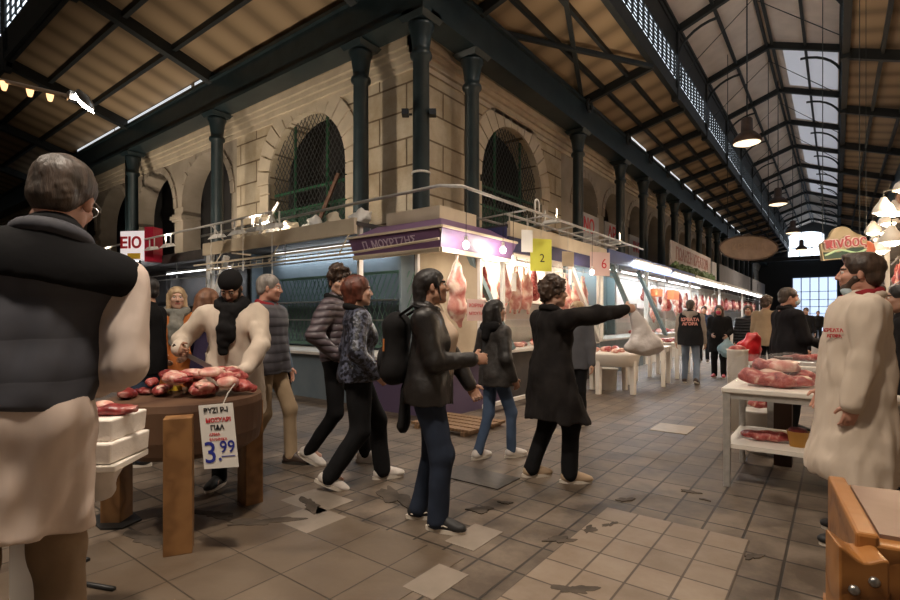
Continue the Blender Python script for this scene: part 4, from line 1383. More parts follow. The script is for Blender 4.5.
# ---- counter displays in the row
k = 0
for (y0, y1, n, z, lab, grp) in ((7.3, 11.1, 14, 0.82, 'meat piece laid on the marble of the carcass stall', 'meat on the carcass stall counter'), (15.2, 20, 12, 0.85, 'meat piece on the counter behind the lettered vest', 'meat on the counter behind the vest'), (20.6, 26, 10, 0.85, 'meat piece on the counter behind the red mask', 'meat on the counter behind the mask')):
    for i in range(n):
        chunk(i % 6, (FX - 0.42 + 0.1 * (i % 2), y0 + (y1 - y0) * i / (n - 1), z), i * 1.3, lab, grp)
for i in range(5):
    chunk([3, 5, 1][i % 3], (-4.05 - 0.75 + 0.0 , 5.45 + 0.3 * i, 0.80), i, 'pale meat piece on the corner kiosk counter', 'meat on the corner kiosk counter', sc=0.9)
for i in range(3):
    o = MB().box((0, 0, 0.15), (0.24, 0.3, 0.30)).build('goods_box', [cream_paint, mat('yellow_box', (0.75, 0.5, 0.08), rough=0.5), pink_paper][i], loc=(-5.31, 7.6 + 0.45 * i, 1.326))
    tag(o, ['cream box on the back shelf of the carcass stall', 'yellow box on the back shelf of the carcass stall', 'pink box on the back shelf of the carcass stall'][i], 'box')

# ---- signs over the stalls
def facing_x(mb_name, label, y0, y1, z0, z1, x, m, lines=(), frame=None):
    t = thing('sign_board', label, 'sign', (x, (y0 + y1) / 2, (z0 + z1) / 2), FACEX)
    MB().box((0, 0, 0), (y1 - y0, 0.05, z1 - z0)).build('board', m, t)
    for (txt, size, dx, dz, im) in lines:
        place(text_mb(txt, size, 0.006, bold=0.012 if size > 0.3 else 0.004), (dx, -0.032, dz)).build('lettering', im, t)
    return t
banner = mat('greyish_white_banner', (0.40, 0.37, 0.36), (0.48, 0.45, 0.43), rough=0.7, scale=2)
boardg = mat('pale_grey_board', (0.30, 0.25, 0.23), (0.38, 0.32, 0.29), rough=0.7, scale=2)
facing_x('a', 'white banner with red letters INO in the first small arch', 14.75, 16.75, 3.55, 4.72, XW + 0.03, banner, [('ΙΝΟ', 0.62, 0.05, 0.18, ink_red)])
facing_x('b', 'white banner with red letters APN in the second small arch', 17.35, 19.35, 3.55, 4.72, XW + 0.03, banner, [('ΑΡΝ', 0.62, -0.1, 0.22, ink_red)])
facing_x('c', 'white banner with red letters INO in the third small arch', 20.0, 21.95, 3.3, 4.6, XW + 0.03, banner, [('ΙΝΟ', 0.55, -0.1, 0.2, ink_red)])
facing_x('d', 'long pale sign board with brown letters over the far stalls', 18.3, 25.2, 2.98, 4.0, -4.5, boardg, [('ΠΩΛΗΣΗ ΚΡΕΑΤΩΝ', 0.6, 0, 0.1, mat('faded_brown_ink', (0.22, 0.08, 0.06), rough=0.6))])
facing_x('e', 'small white sign right of the long pale board', 25.6, 26.6, 3.1, 3.9, -4.5, banner)
facing_x('f', 'long grey sign board further down the hall', 27.5, 38.5, 2.92, 3.95, -4.5, mat('plain_grey_board', (0.17, 0.16, 0.165), (0.21, 0.2, 0.2), rough=0.7, scale=1))
facing_x('g', 'farthest grey sign board of the left row', 39.5, 47, 2.92, 3.95, -4.5, mat('plain_grey_board', (0.17, 0.16, 0.165), (0.21, 0.2, 0.2), rough=0.7, scale=1), [('Α', 0.7, -1, 0, ink_black)])
# plants drooping over the fascia
for i in range(7):
    y = 18.2 + 0.95 * i
    pr = [ell((0, 0.0, 0.1), (0.12, 0.4, 0.12)), ell((0.03, 0.2, 0.02), (0.1, 0.25, 0.16))]
    o = raw_build(sdf_mesh(pr, 0.03, 0.03, disp=wob(70 + i, 0.06, 26)), 'trailing_plant', leaf, loc=(-4.3, y, 2.98))
    tag(o, 'dusty trailing plant below the long pale sign board', 'plant', 'plants below the long sign board')
# oval hanging board far down the hall
t = thing('oval_sign', 'brown oval sign board hung high down the right hall', 'sign', at(748, 248, 17.5), YAW)
el = [(1.0 * math.cos(2 * PI * k / 40), 0.42 * math.sin(2 * PI * k / 40)) for k in range(40)]
MB().prism(el, -0.03, 0.03, lambda a, b, c: (a, c, b)).build('board', mat('faded_brown_oval', (0.20, 0.14, 0.10), (0.26, 0.19, 0.14), rough=0.7, scale=3), t)
rim = MB().tube([(1.0 * math.cos(2 * PI * k / 40), -0.03, 0.42 * math.sin(2 * PI * k / 40)) for k in range(41)], 0.03, 6, cap=False)
rim.build('rim', mat('dark_oval_rim', (0.08, 0.05, 0.035), rough=0.6), t)
place(text_mb('ΚΡΕΑΤΑ', 0.30, 0.006), (0, -0.04, 0.02)).build('lettering', mat('dull_gold_lettering', (0.26, 0.18, 0.12), rough=0.6), t)
MB().tube([(-0.7, 0, 0.3), (-0.7, 0, 6.9)], 0.012, 5).build('hanging_wire', iron_dull, t)
MB().tube([(0.7, 0, 0.3), (0.7, 0, 6.9)], 0.012, 5).build('hanging_wire', iron_dull, t)
# red and white lit sign at the far left
g = at(136, 246, 11.6)
t = thing('red_white_sign', 'red and white box sign reading EIO beside the vest man\'s shoulder', 'sign', g, YAW - 0.15)
MB().box((-0.02, 0, 0), (0.62, 0.16, 0.66)).build('lit_face', mat('lit_white_sign_face', (0.75, 0.7, 0.7), emit=(1.0, 0.9, 0.9), estr=0.35), t)
MB().box((0.40, 0.06, 0.02), (0.22, 0.3, 0.78)).build('red_side', mat('red_sign_side', (0.50, 0.02, 0.05), rough=0.4), t)
place(text_mb('ΕΙΟ', 0.34, 0.01, bold=0.012), (-0.06, -0.09, 0.05)).build('lettering', ink_red, t)
MB().box((0.02, -0.085, -0.24), (0.32, 0.02, 0.13)).build('yellow_flash', mat('yellow_sign_flash', (0.8, 0.5, 0.04), rough=0.5), t)
MB().beam((0.1, 0, -0.33), (0.1, 0, -0.66), 0.04, 0.04).build('post', iron_dull, t)

# floodlit arm with fairy lamps, upper left
a, b = at(-60, 66, 7.6), at(72, 97, 7.2)
t = thing('floodlight_boom', 'cream arm with little lamps ending in a bright floodlight, upper left', 'lamp', a)
MB().tube([(0, 0, 0), b - a], 0.03, 8).build('arm', mat('cream_enamel_arm', (0.55, 0.42, 0.30), rough=0.4), t)
for i, px in enumerate((4, 30, 50)):
    q = at(px, 82 + (px - 4) * 0.235, 7.4) - a
    MB().lathe([(0.05, 0), (0.04, -0.07), (0.025, -0.12), (0.0, -0.13)], q, n=12).build('small_lamp', mat('dim_orange_lamp', (0.8, 0.45, 0.2), emit=(1.0, 0.55, 0.25), estr=1.5), t)
q = b - a
l0, l1 = at(77, 93, 7.15) - a, at(103, 122, 6.95) - a
ld = (l1 - l0).normalized()
MB().box(q + Vector((0.02, 0.0, 0.0)), (0.12, 0.10, 0.12)).build('floodlight_bracket', steel, t)
MB().tube([q, l0 + ld * 0.05 + Vector((0, 0, 0.06)), l0 + ld * 0.3 + Vector((0, 0, 0.10))], 0.025, 6).build('floodlight_strut', steel, t)
MB().tube([l0 + ld * f * 0.47 + Vector((0, 0, 0.03)) for f in (0, 0.2, 0.5, 0.8, 1.0)], [0.02, 0.055, 0.075, 0.05, 0.015], 10).build('floodlight_housing', steel, t, smooth=True)
MB().tube([l0 + ld * f * 0.50 + Vector((0.0, -0.01, -0.012)) for f in (0, 0.2, 0.45, 0.75, 1.0)], [0.012, 0.050, 0.060, 0.035, 0.004], 10).build('floodlight_lens', mat('blazing_flood_lens', (1, 1, 1), emit=(1.0, 0.90, 0.78), estr=30), t, smooth=True)
light('flood_spot', 'SPOT', (l0 + l1) / 2 + Vector((0, 0, -0.12)), 220, SOFTWARM, 0.12, t, rot=(0.35, 0.55, YAW), spot=2.4)
# the arm's post stands out of view
MB().tube([(0, 0, 0), (0, 0, -a.z)], 0.05, 8).build('post', iron, t)
# small camera boxes on the corner column
for s, lab in ((-1, 'small black spotlight clamped on the left of the corner column'), (1, 'small black spotlight clamped on the right of the corner column')):
    t = thing('clamped_spotlight', lab, 'lamp', (XC + s * 0.24 * CS, YC + s * 0.24 * SN - 0.05, 4.95), YAW)
    MB().box((0.0, -0.06, 0), (0.12, 0.16, 0.10)).build('housing', black_rubber, t)
    MB().box((-s * 0.06, 0.05, 0.02), (0.10, 0.03, 0.03)).build('clamp', iron_dull, t)
MB_ = MB().lathe([(0.165, 0), (0.175, 0.01), (0.175, 0.03), (0.165, 0.04)], n=20)
tag(MB_.build('cable_tie', white_paint, loc=(XC, YC, 3.9)), 'white cable tied round the corner column', 'cable')
# ------------------------------------------------------------ white plastic tables in the aisle
def leg_table(name, label, loc, rz, w, d, h, topm, legm, legw=0.06, shelf=None, apron=0.08, group=None, cat='table'):
    t = thing(name, label, cat, loc, rz, group)
    MB().box((0, 0, h - 0.02), (w, d, 0.04)).build('tabletop', topm, t, bevel=0.008)
    for sx in (-1, 1):
        for sy in (-1, 1):
            MB().box((sx * (w / 2 - legw * 0.8), sy * (d / 2 - legw * 0.8), (h - 0.04) / 2), (legw, legw, h - 0.04), taper=1.15).build('leg', legm, t)
    if apron:
        MB().box((0, 0, h - 0.04 - apron / 2), (w - legw, d - legw, apron)).build('apron', legm, t)
    if shelf:
        MB().box((0, 0, shelf), (w - 0.04, d - 0.06, 0.035)).build('shelf', topm, t)
    return t
# round tub table under the outstretched arm
t = thing('plastic_table', 'white plastic table with deep round apron under the pointing arm', 'table', (-3.25, 9.15, 0), 0.55)
MB().lathe([(0.45, 0.50), (0.48, 0.66), (0.50, 0.70), (0.50, 0.73), (0.0, 0.735)], n=36).build('tabletop', white_plastic, t, smooth=True)
for k in range(4):
    a = PI / 4 + k * PI / 2
    MB().box((0.42 * math.cos(a), 0.42 * math.sin(a), 0.34), (0.08, 0.08, 0.68), Matrix.Rotation(a, 3, 'Z'), taper=1.2).build('leg', white_plastic, t, bevel=0.01)
tub = MB().lathe([(0.15, 0), (0.17, 0.36), (0.185, 0.37), (0.185, 0.40), (0.165, 0.40), (0.14, 0.02), (0, 0.02)], n=24)
tag(tub.build('plastic_bucket', white_plastic, smooth=True, loc=(-3.45, 9.5, 0)), 'white bucket standing under the round plastic table', 'bucket')
for i in range(9):
    a = i * 0.75
    chunk([3, 5, 1, 3][i % 4], (-3.25 + 0.30 * math.cos(a) * (0.4 + 0.6 * (i % 2)), 9.15 + 0.30 * math.sin(a) * (0.4 + 0.6 * (i % 2)), 0.737), a, 'pale meat piece on the round white plastic table', 'meat on the round plastic table', sc=0.8)
leg_table('plastic_table', 'square white plastic table behind the white carrier bag', (-3.05, 10.75, 0), 0.1, 0.75, 0.75, 0.78, white_plastic, white_plastic, 0.07)
leg_table('plastic_table', 'white plastic table left of the man in lettered vest', (-3.1, 12.35, 0), 0.0, 0.7, 0.8, 0.80, white_plastic, white_plastic, 0.07)
leg_table('plastic_table', 'third white plastic table beside the vest man\'s hip', (-3.2, 13.9, 0), 0.0, 0.7, 0.8, 0.82, white_plastic, white_plastic, 0.07)
for i in range(4):
    chunk([0, 4][i % 2], (-3.05, 12.05 + 0.2 * i, 0.80), i * 2.0, 'red meat on the white table beside the lettered vest', 'meat on the table beside the vest', sc=0.7)
# wooden duckboard by the kiosk
t = thing('duckboard', 'wooden duckboard lying on the floor before the corner kiosk', 'duckboard', (-3.75, 5.1, 0), 0.0)
wood_dull = band_mat('worn_brown_wood', (0.16, 0.09, 0.045), (0.26, 0.155, 0.08), 0.05, axis='X', rough=0.65, bump=0.15, noise=3)
for i in range(5):
    MB().box((0, -0.32 + 0.16 * i, 0.06), (0.9, 0.12, 0.03)).build('slat', wood_dull, t)
for x in (-0.35, 0.35):
    MB().box((x, 0, 0.022), (0.06, 0.8, 0.044)).build('bearer', wood_dull, t)
lowrail = MB().beam((-3.9, 5.9, 0.12), (-3.9, 9.0, 0.12), 0.06, 0.05)
for y in (5.95, 7.4, 8.9):
    lowrail.beam((-3.9, y, 0), (-3.9, y, 0.12), 0.05, 0.05)
tag(lowrail.build('kick_rail', white_paint), 'low pale rail along the foot of the carcass stall', 'rail')

# ------------------------------------------------------------ the round cutting block at left
block_wood = band_mat('dark_block_wood', (0.07, 0.033, 0.017), (0.125, 0.066, 0.036), 0.5, axis='X', rough=0.55, bump=0.25, noise=6)
leg_wood = band_mat('orange_leg_wood', (0.20, 0.095, 0.033), (0.29, 0.145, 0.053), 0.12, axis='X', rough=0.5, bump=0.1, noise=8)
cx, cy = -3.50, 1.66
t = thing('cutting_block', 'big round wooden butcher block on three square legs at left', 'block', (cx, cy, 0))
MB().lathe([(0.40, 0.50), (0.455, 0.54), (0.47, 0.62), (0.475, 0.80), (0.465, 0.84), (0.0, 0.845)], n=48).build('drum', block_wood, t, smooth=False)
for (x, y, top, lean) in ((-3.06, 1.40, 0.79, 0), (-3.45, 2.09, 0.76, 0), (-3.86, 1.36, 0.52, 0)):
    a = math.atan2(y - cy, x - cx)
    MB().box((x - cx, y - cy, top / 2), (0.13, 0.15, top), Matrix.Rotation(a, 3, 'Z')).build('leg', leg_wood, t, bevel=0.006)
for (x, y) in ((-3.86, 1.36),):
    g = thing('floor_shim', 'dark rubber scrap under the left rear leg of the cutting block', 'mat', (x, y, 0))
    MB().prism([(-0.17, -0.11), (0.1, -0.13), (0.2, -0.04), (0.14, 0.1), (-0.1, 0.12), (-0.2, 0.02)], 0, 0.012).build('mat', black_rubber, g)
# heap of meat on it
heap = [(0, 0.12, 0.12, 0, 0.3), (1, -0.08, 0.20, 0, 1.2), (2, 0.02, -0.05, 0, -0.5), (1, 0.27, 0.02, 0, 0.9), (0, 0.22, 0.22, 0.06, 2.0), (3, 0.05, 0.10, 0.10, 0.2), (5, 0.16, -0.06, 0.08, 1.8), (2, 0.16, 0.20, 0.11, 0.8), (4, -0.10, 0.05, 0.09, 2.4), (1, 0.30, 0.24, 0.0, 0.1), (3, 0.22, 0.10, 0.12, 1.0), (4, -0.02, -0.22, 0.0, -0.4), (5, 0.33, 0.13, 0.05, 0.5)]
for i, (kd, x, y, z, rz) in enumerate(heap):
    im_ = (x * CS + y * SN - 0.13) * 0.3 - 0.06
    chunk(kd, (cx + x - 0.06 + im_ * CS, cy + y + im_ * SN, 0.846 + z), rz, 'red marbled meat piece in the heap on the round block', 'meat heap on the round block', tip=0.15 * math.sin(i), sc=0.72)
hr = random.Random(3)
for i in range(16):
    u, v = hr.uniform(-0.20, 0.28), hr.uniform(-0.12, 0.22)
    chunk([4, 1, 3, 2, 5, 1][i % 6], (cx + u - 0.03, cy + v - 0.03, 0.875 + 0.10 * (1 - abs(u - 0.05) / 0.3)), hr.uniform(0, 6), 'red marbled meat piece in the heap on the round block', 'meat heap on the round block', tip=hr.uniform(-0.4, 0.4), sc=hr.uniform(0.38, 0.55))
chunk(4, (cx - 0.26, cy - 0.18, 0.846), 0.2, 'small separate strip of meat at the left of the round block', None, sc=0.5)
# price sign hung on the block
sp = at(218.5, 436, 2.86)
sg = thing('price_sign', 'white handwritten price sign 3.99 hanging on the round block', 'sign', sp, YAW - 0.12)
place(MB().box((0, 0, 0), (0.205, 0.006, 0.36)), (0, 0, 0), 0, 0).build('card', paper, sg)
for v in sg.children:
    v.rotation_euler = (0, -0.10, 0)
def writing(txt, size, x, z, m, bold=0.0015):
    mb = place(text_mb(txt, size, 0.001, bold=bold), (x, -0.0045, z))
    o = mb.build('handwriting', m, sg)
    o.rotation_euler = (0, -0.10, 0)
writing('ΒΥΖΙ Ρ-Ι', 0.040, 0.0, 0.145, ink_black)
writing('ΜΟΣΧΑΡΙ', 0.033, 0.01, 0.090, ink_red)
writing('ΓΙΔΑ', 0.038, 0.0, 0.048, ink_black)
writing('ΑΡΝΙΑ', 0.022, -0.02, 0.010, ink_red, 0.0004)
writing('ΕΛΛΗΝΙΚΑ', 0.021, 0.0, -0.018, ink_red, 0.0004)
writing('3', 0.17, -0.055, -0.095, ink_blue, 0.001)
writing('.', 0.12, 0.0, -0.10, ink_blue, 0.002)
writing('99', 0.095, 0.05, -0.065, ink_blue, 0.001)
u = MB().box((0.05, -0.0045, -0.115), (0.08, 0.001, 0.005)).build('underline', ink_blue, sg)
u.rotation_euler = (0, -0.10, 0)
st_ = MB().tube([(0.02, 0.01, 0.175), (0.04, 0.03, 0.24), (0.07, 0.05, 0.29)], 0.003, 5).build('string', paper, sg)
# white foam boxes left of the block on a low stand
b0 = at(104, 430, 2.15)
t = thing('side_stand', 'low white stand beside the vest man, bearing foam boxes', 'stand', (b0.x, b0.y, 0), YAW + 0.1)
MB().span((-0.34, -0.13, 0.745), (0.11, 0.15, 0.773)).build('top', white_plastic, t, bevel=0.005)
MB().span((-0.33, -0.06, 0), (-0.23, 0.06, 0.745)).build('leg', white_plastic, t)
MB().span((-0.42, -0.14, 0), (-0.14, 0.14, 0.03)).build('foot', white_plastic, t)
fb = MB().box((0, 0, 0.0425), (0.25, 0.26, 0.085), taper=1.04)
o = fb.build('foam_box', poly_foam, loc=(b0.x - 0.03, b0.y, 0.776), rotz=YAW, bevel=0.008)
tag(o, 'lower white foam box beside the vest man', 'box', 'stacked foam boxes')
o = MB().box((0, 0, 0.045), (0.22, 0.25, 0.09), taper=1.05).build('foam_box', poly_foam, loc=(b0.x - 0.04, b0.y + 0.01, 0.862), rotz=YAW + 0.04, bevel=0.008)
tag(o, 'upper white foam box with meat scraps on top', 'box', 'stacked foam boxes')
chunk(4, (b0.x + 0.02, b0.y + 0.02, 0.954), 0.9, 'red meat strip on the upper foam box', None, sc=0.55)
chunk(5, (b0.x - 0.07, b0.y + 0.02, 0.954), 0.2, 'pink meat strip on the upper foam box, nearer the vest', None, sc=0.5)
yl = at(125, 383, 3.0)
o = MB().box((0, 0, 0.015), (0.18, 0.06, 0.03)).build('yellow_packet', mat('yellow_packet_wrap', (0.8, 0.55, 0.05), rough=0.4), loc=(cx - 0.32, cy + 0.02, 0.846), rotz=0.3)
tag(o, 'yellow packet on the left of the round block', 'packet')
# white carrier bag hanging below the boxes
bagm = mat('milky_carrier_bag', (0.70, 0.64, 0.59), rough=0.35, alpha=0.9, bump=0.3, scale=9, c2=(0.78, 0.72, 0.67))
pb = at(99, 484, 2.25)
pr = [ell((0, 0, 0), (0.09, 0.07, 0.12)), cone((0, 0, 0.1), (0, 0, 0.20), 0.05, 0.03)]
o = raw_build(sdf_mesh(pr, 0.012, 0.03, disp=wob(91, 0.012, 30)), 'carrier_bag', bagm, loc=(pb.x, pb.y, pb.z + 0.06))
tag(o, 'milky plastic bag hanging below the white foam boxes', 'bag')
# hoses on the floor
for (pts, lab) in (([(50, 551), (70, 555), (88, 560)], 'short upper piece of black hose on the floor at left'), ([(50, 565), (62, 576), (85, 584), (114, 589)], 'longer lower piece of black hose on the floor at left')):
    P3 = [gnd(*q, 0.012) for q in pts]
    o = MB().tube([p - P3[0] for p in P3], 0.013, 8).build('black_hose', black_rubber, smooth=True, loc=P3[0])
    tag(o, lab, 'hose', 'black hose pieces')
# drain cover and manhole
g = gnd(488, 479)
o = MB().span((0, 0, -0.002), (0.62, 0.36, 0.008)).build('drain_cover', mat('black_iron_grate', (0.03, 0.026, 0.022), (0.05, 0.042, 0.036), rough=0.5, metal=0.3, scale=20), loc=(-2.75, 3.42, 0))
tag(o, 'dark square drain cover in the floor beside the leather jacketed woman', 'cover')
o = MB().span((0, 0, -0.002), (0.42, 0.5, 0.007)).build('manhole_cover', mat('yellowish_worn_cover', (0.24, 0.18, 0.10), (0.3, 0.22, 0.13), rough=0.5, scale=9), loc=(-1.8, 6.35, 0))
tag(o, 'worn yellowish manhole cover in the aisle floor', 'cover')

# ------------------------------------------------------------ right side tables and goods
shiny_wood = band_mat('varnished_orange_wood', (0.21, 0.082, 0.02), (0.32, 0.135, 0.036), 0.10, axis='Z', rough=0.35, bump=0.1, noise=6)
t = leg_table('butcher_table', 'pale metal work table with lower shelf in front of the white coated man', (-0.12, 5.06, 0), 0.0, 1.24, 0.92, 0.80, white_plastic, galv, 0.045, shelf=0.33, apron=0.05)
tag(MB().span((-0.46, 5.55, 0), (-0.32, 5.68, 1.0)).build('wooden_post', mat('dark_brown_post', (0.06, 0.03, 0.02), rough=0.6)), 'dark wooden post behind the work table', 'post')
for i, (kd, x, y, z, rz, sc) in enumerate(((0, -0.45, 4.88, 0, 0.2, 1.1), (1, -0.52, 5.1, 0, 1.0, 1.1), (2, -0.32, 4.95, 0.0, -0.3, 1.0), (0, -0.42, 5.05, 0.10, 0.6, 0.9), (1, -0.22, 5.08, 0.0, 0.2, 1.0), (3, -0.36, 5.0, 0.12, 0.4, 1.0))):
    chunk(kd, (x, y, 0.801 + z), rz, 'red meat piece in the film-wrapped heap on the work table', 'film-wrapped meat on the work table', sc=sc)
pr = [ell((0, 0, 0.09), (0.36, 0.26, 0.19))]
o = raw_build(sdf_mesh(pr, 0.02, 0.03, planes=[((0, 0, -1), 0.0)], disp=wob(44, 0.015, 26)), 'plastic_film', film, loc=(-0.38, 5.0, 0.80))
tag(o, 'clear film stretched over the meat heap on the work table', 'film')
chunk(4, (0.08, 5.25, 0.801), 0.1, 'long dark cut of meat at the back of the work table', None, sc=1.3)
t = thing('knife', 'butcher knife lying at the right of the work table', 'knife', (0.12, 4.98, 0.803), 0.5)
MB().prism([(0, 0.0), (0.22, 0.01), (0.25, 0.035), (0.2, 0.05), (0, 0.045)], 0.004, 0.008).build('blade', steel, t)
MB().box((-0.06, 0.022, 0.008), (0.12, 0.028, 0.016)).build('handle', black_rubber, t)
# below on the shelf
chunk(2, (-0.45, 4.9, 0.35), 0.1, 'red meat strip lying on the lower shelf', None, sc=0.9)
t = thing('plant_pot', 'small orange pot on the lower shelf of the work table', 'pot', (-0.24, 4.86, 0.348))
MB().lathe([(0.055, 0), (0.075, 0.12), (0.08, 0.12), (0.07, 0.12), (0.05, 0.02), (0, 0.02)], n=20).build('pot', mat('ochre_plastic', (0.55, 0.28, 0.05), rough=0.5), t, smooth=True)
MB().lathe([(0.068, 0.1), (0.06, 0.14), (0, 0.15)], n=16).build('contents', dark_meat, t)
o = MB().box((0, 0, 0.03), (0.3, 0.3, 0.06)).build('white_tray', white_plastic, loc=(0.05, 5.0, 0.348), bevel=0.01)
tag(o, 'white tray on the right of the lower shelf', 'tray')
o = MB().lathe([(0.13, 0), (0.15, 0.4), (0.165, 0.41), (0.165, 0.43), (0.14, 0.43), (0.12, 0.02), (0, 0.02)], n=24).build('bucket', white_plastic, smooth=True, loc=(-0.62, 6.0, 0))
tag(o, 'white bucket on the floor behind the work table', 'bucket')
for i, (x, z) in enumerate(((-0.62, 0.42), (-0.5, 0.5))):
    pass
chunk(1, (-0.62, 6.0, 0.432), 0.4, 'red meat heaped in the white bucket behind the table', None, sc=0.95)
# second table behind, with a red bag and tub
leg_table('butcher_table', 'second white table further back, with steel tray', (0.05, 6.2, 0), 0.0, 1.2, 0.74, 0.90, white_plastic, galv, 0.05, apron=0.16)
o = MB().box((0, 0, 0.02), (0.55, 0.32, 0.04)).build('steel_tray', steel, loc=(-0.18, 6.1, 0.90), bevel=0.006)
tag(o, 'steel tray on the second white table', 'tray')
for i in range(3):
    chunk([4, 2, 4][i], (-0.32 + 0.16 * i, 6.1, 0.941), 0.3 * i, 'dark cut of meat on the steel tray', 'meat on the steel tray', sc=0.7)
chunk(2, (-0.15, 6.42, 0.901), 0.1, 'pink cut of meat before the masked man in black', None, sc=0.9)
t = thing('red_bag_tub', 'white tub with red meat scraps beside the masked man', 'tub', (-0.95, 7.0, 0))
MB().lathe([(0.10, 0), (0.115, 0.96), (0.125, 0.98), (0.11, 0.98), (0.0, 0.93)], n=20).build('tub', white_plastic, t, smooth=True)
MB().ball((0, 0, 0.98), (0.10, 0.10, 0.05), 12).build('scraps', red_meat, t, smooth=True)
pr = [ell((0, 0, 0.14), (0.14, 0.13, 0.15)), ell((0.05, 0, 0.27), (0.08, 0.07, 0.08))]
o = raw_build(sdf_mesh(pr, 0.015, 0.03, planes=[((0, 0, -1), 0.0)], disp=wob(61, 0.02, 24)), 'red_bag', mat('glossy_red_plastic', (0.55, 0.015, 0.02), rough=0.3), loc=(-0.92, 7.6, 0.80))
tag(o, 'glossy red plastic bag behind the white tub', 'bag')
o = leg_table('stool', 'white stool carrying the red plastic bag', (-0.92, 7.6, 0), 0, 0.34, 0.34, 0.80, white_plastic, white_plastic, 0.04, apron=0, cat='stool')
# third counter with pinkish meat far right
leg_table('butcher_table', 'far pale table piled with orange-pink meat beyond the masked man', (0.25, 10.4, 0), 0, 0.9, 1.6, 0.92, white_plastic, galv, 0.05, apron=0.2)
for i in range(10):
    chunk([3, 5, 3, 5][i % 4], (0.05 + 0.22 * (i % 3), 9.8 + 0.13 * i, 0.921 + 0.05 * (i % 2)), i * 1.1, 'orange-pink meat on the far pale table', 'meat on the far pale table', sc=0.9)

# right-hand stalls: pale frames, hanging lamps and goods behind the white coated man
for i, (y0, y1, lab) in enumerate(((5.9, 9.4, 'lit stall right behind the white coated man'), (9.9, 14.5, 'stall beyond the red-lettered hanging sign on the right'), (15, 22, 'further right-hand stall with lit lamps'), (22.5, 32, 'distant right-hand stall with rows of lit bowl lamps'))):
    t = thing('market_stall', lab, 'stall', (0.95, y0, 0))
    n = y1 - y0
    MB().span((0.0, 0, 0), (0.6, n, 0.85)).build('counter', white_paint, t)
    MB().span((-0.06, 0, 0.85), (0.7, n, 0.9)).build('countertop', marble, t)
    MB().span((1.2, 0, 0), (1.25, n, 3.0)).build('back_panel', mat('warm_stall_lining', (0.46, 0.36, 0.26), (0.55, 0.44, 0.32), rough=0.6, scale=2), t)
    MB().span((-0.1, 0, 3.25), (1.25, n, 3.31)).build('roof', dark_panel, t)
    MB().span((-0.14, 0, 3.1), (-0.1, n, 3.42)).build('fascia', mat('faded_orange_fascia', (0.30, 0.13, 0.06), (0.36, 0.17, 0.08), rough=0.5, scale=2), t)
    for y in (0.03, n - 0.03):
        MB().beam((-0.05, y, 0.9), (-0.05, y, 3.25), 0.05, 0.05).build('post', white_paint, t)
    MB().tube([(0.0, 0, 2.5), (0.0, n, 2.5)], 0.014, 6).tube([(0.35, 0, 2.45), (0.35, n, 2.45)], 0.014, 6).tube([(-0.05, 0.03, 2.0), (-0.05, n - 0.03, 2.0)], 0.012, 6).build('hanging_rail', galv, t)
    sh = MB()
    for z in (1.3, 1.7, 2.1):
        sh.span((0.85, 0.05, z), (1.2, n - 0.05, z + 0.03))
    sh.build('shelf', steel, t)
    for j in range(int(n / 1.1)):
        y = y0 + 0.5 + 1.1 * j
        lt_ = thing('bowl_lamp', 'lit white bowl lamp over the right-hand stalls', 'lamp', (0.72, y, 2.98), group='bowl lamps over the right-hand stalls')
        MB().lathe([(0.15, 0), (0.155, 0.01), (0.12, 0.09), (0.05, 0.14), (0.03, 0.2), (0, 0.2)], n=20).build('lamp_shade', white_paint, lt_, smooth=True)
        MB().ball((0, 0, 0.0), (0.10, 0.10, 0.06), 12).build('bulb', warm_on, lt_, smooth=True)
        MB().tube([(0, 0, 0.2), (0, 0, 0.34)], 0.008, 5).build('stem', iron_dull, lt_)
        if j % 2 == 0:
            light('bowl_light', 'POINT', (0, 0, -0.12), 30, WARM, 0.1, lt_)
for i, (x, y, z) in enumerate(((0.52, 7.9, 2.25), (0.50, 8.8, 2.75), (0.52, 9.9, 2.35), (0.50, 11.2, 2.8), (0.50, 12.5, 2.5), (0.50, 14.0, 2.8))):
    lt_ = thing('bowl_lamp', 'lit bowl lamp on a bracket before the right-hand stalls', 'lamp', (x, y, z), group='bracket lamps before the right-hand stalls')
    MB().lathe([(0.12, 0), (0.125, 0.01), (0.10, 0.08), (0.05, 0.15), (0.03, 0.2), (0, 0.2)], n=20).build('lamp_shade', white_paint, lt_, smooth=True)
    MB().ball((0, 0, 0.0), (0.085, 0.085, 0.05), 12).build('bulb', warm_on, lt_, smooth=True)
    MB().tube([(0, 0, 0.2), (0, 0, 0.28), (0.42, 0, 0.34)], 0.010, 6).build('bracket', iron_dull, lt_)
    if i < 3:
        light('bowl_light', 'POINT', (0, 0, -0.12), 16, SOFTWARM, 0.1, lt_)
for i in range(16):
    y = 6.1 + 0.5 * i
    hang(['red', 'leg', 'lamb', 'dark', 'leg'][i % 5], (0.98, y, 2.5), -PI / 2, 'cut of meat hanging in the right-hand stalls', 'meat hanging in the right-hand stalls', 0.7 + 0.15 * (i % 3))
jar_m = [mat('amber_jar', (0.5, 0.28, 0.08), rough=0.3), mat('pale_jar', (0.7, 0.62, 0.5), rough=0.4), mat('red_jar', (0.45, 0.06, 0.04), rough=0.4)]
jar0 = MB().lathe([(0.05, 0), (0.055, 0.02), (0.055, 0.14), (0.04, 0.16), (0.045, 0.19), (0, 0.19)], n=12)
for i in range(24):
    o = jar0.build('jar', jar_m[i % 3], smooth=True, loc=(0.95 + 0.95, 6.1 + 0.14 * i, 1.331 + (0.4 if i % 2 else 0)))
    tag(o, 'small jar on the shelves of the stall behind the white coated man', 'jar', 'jars on the right-hand stall shelves')
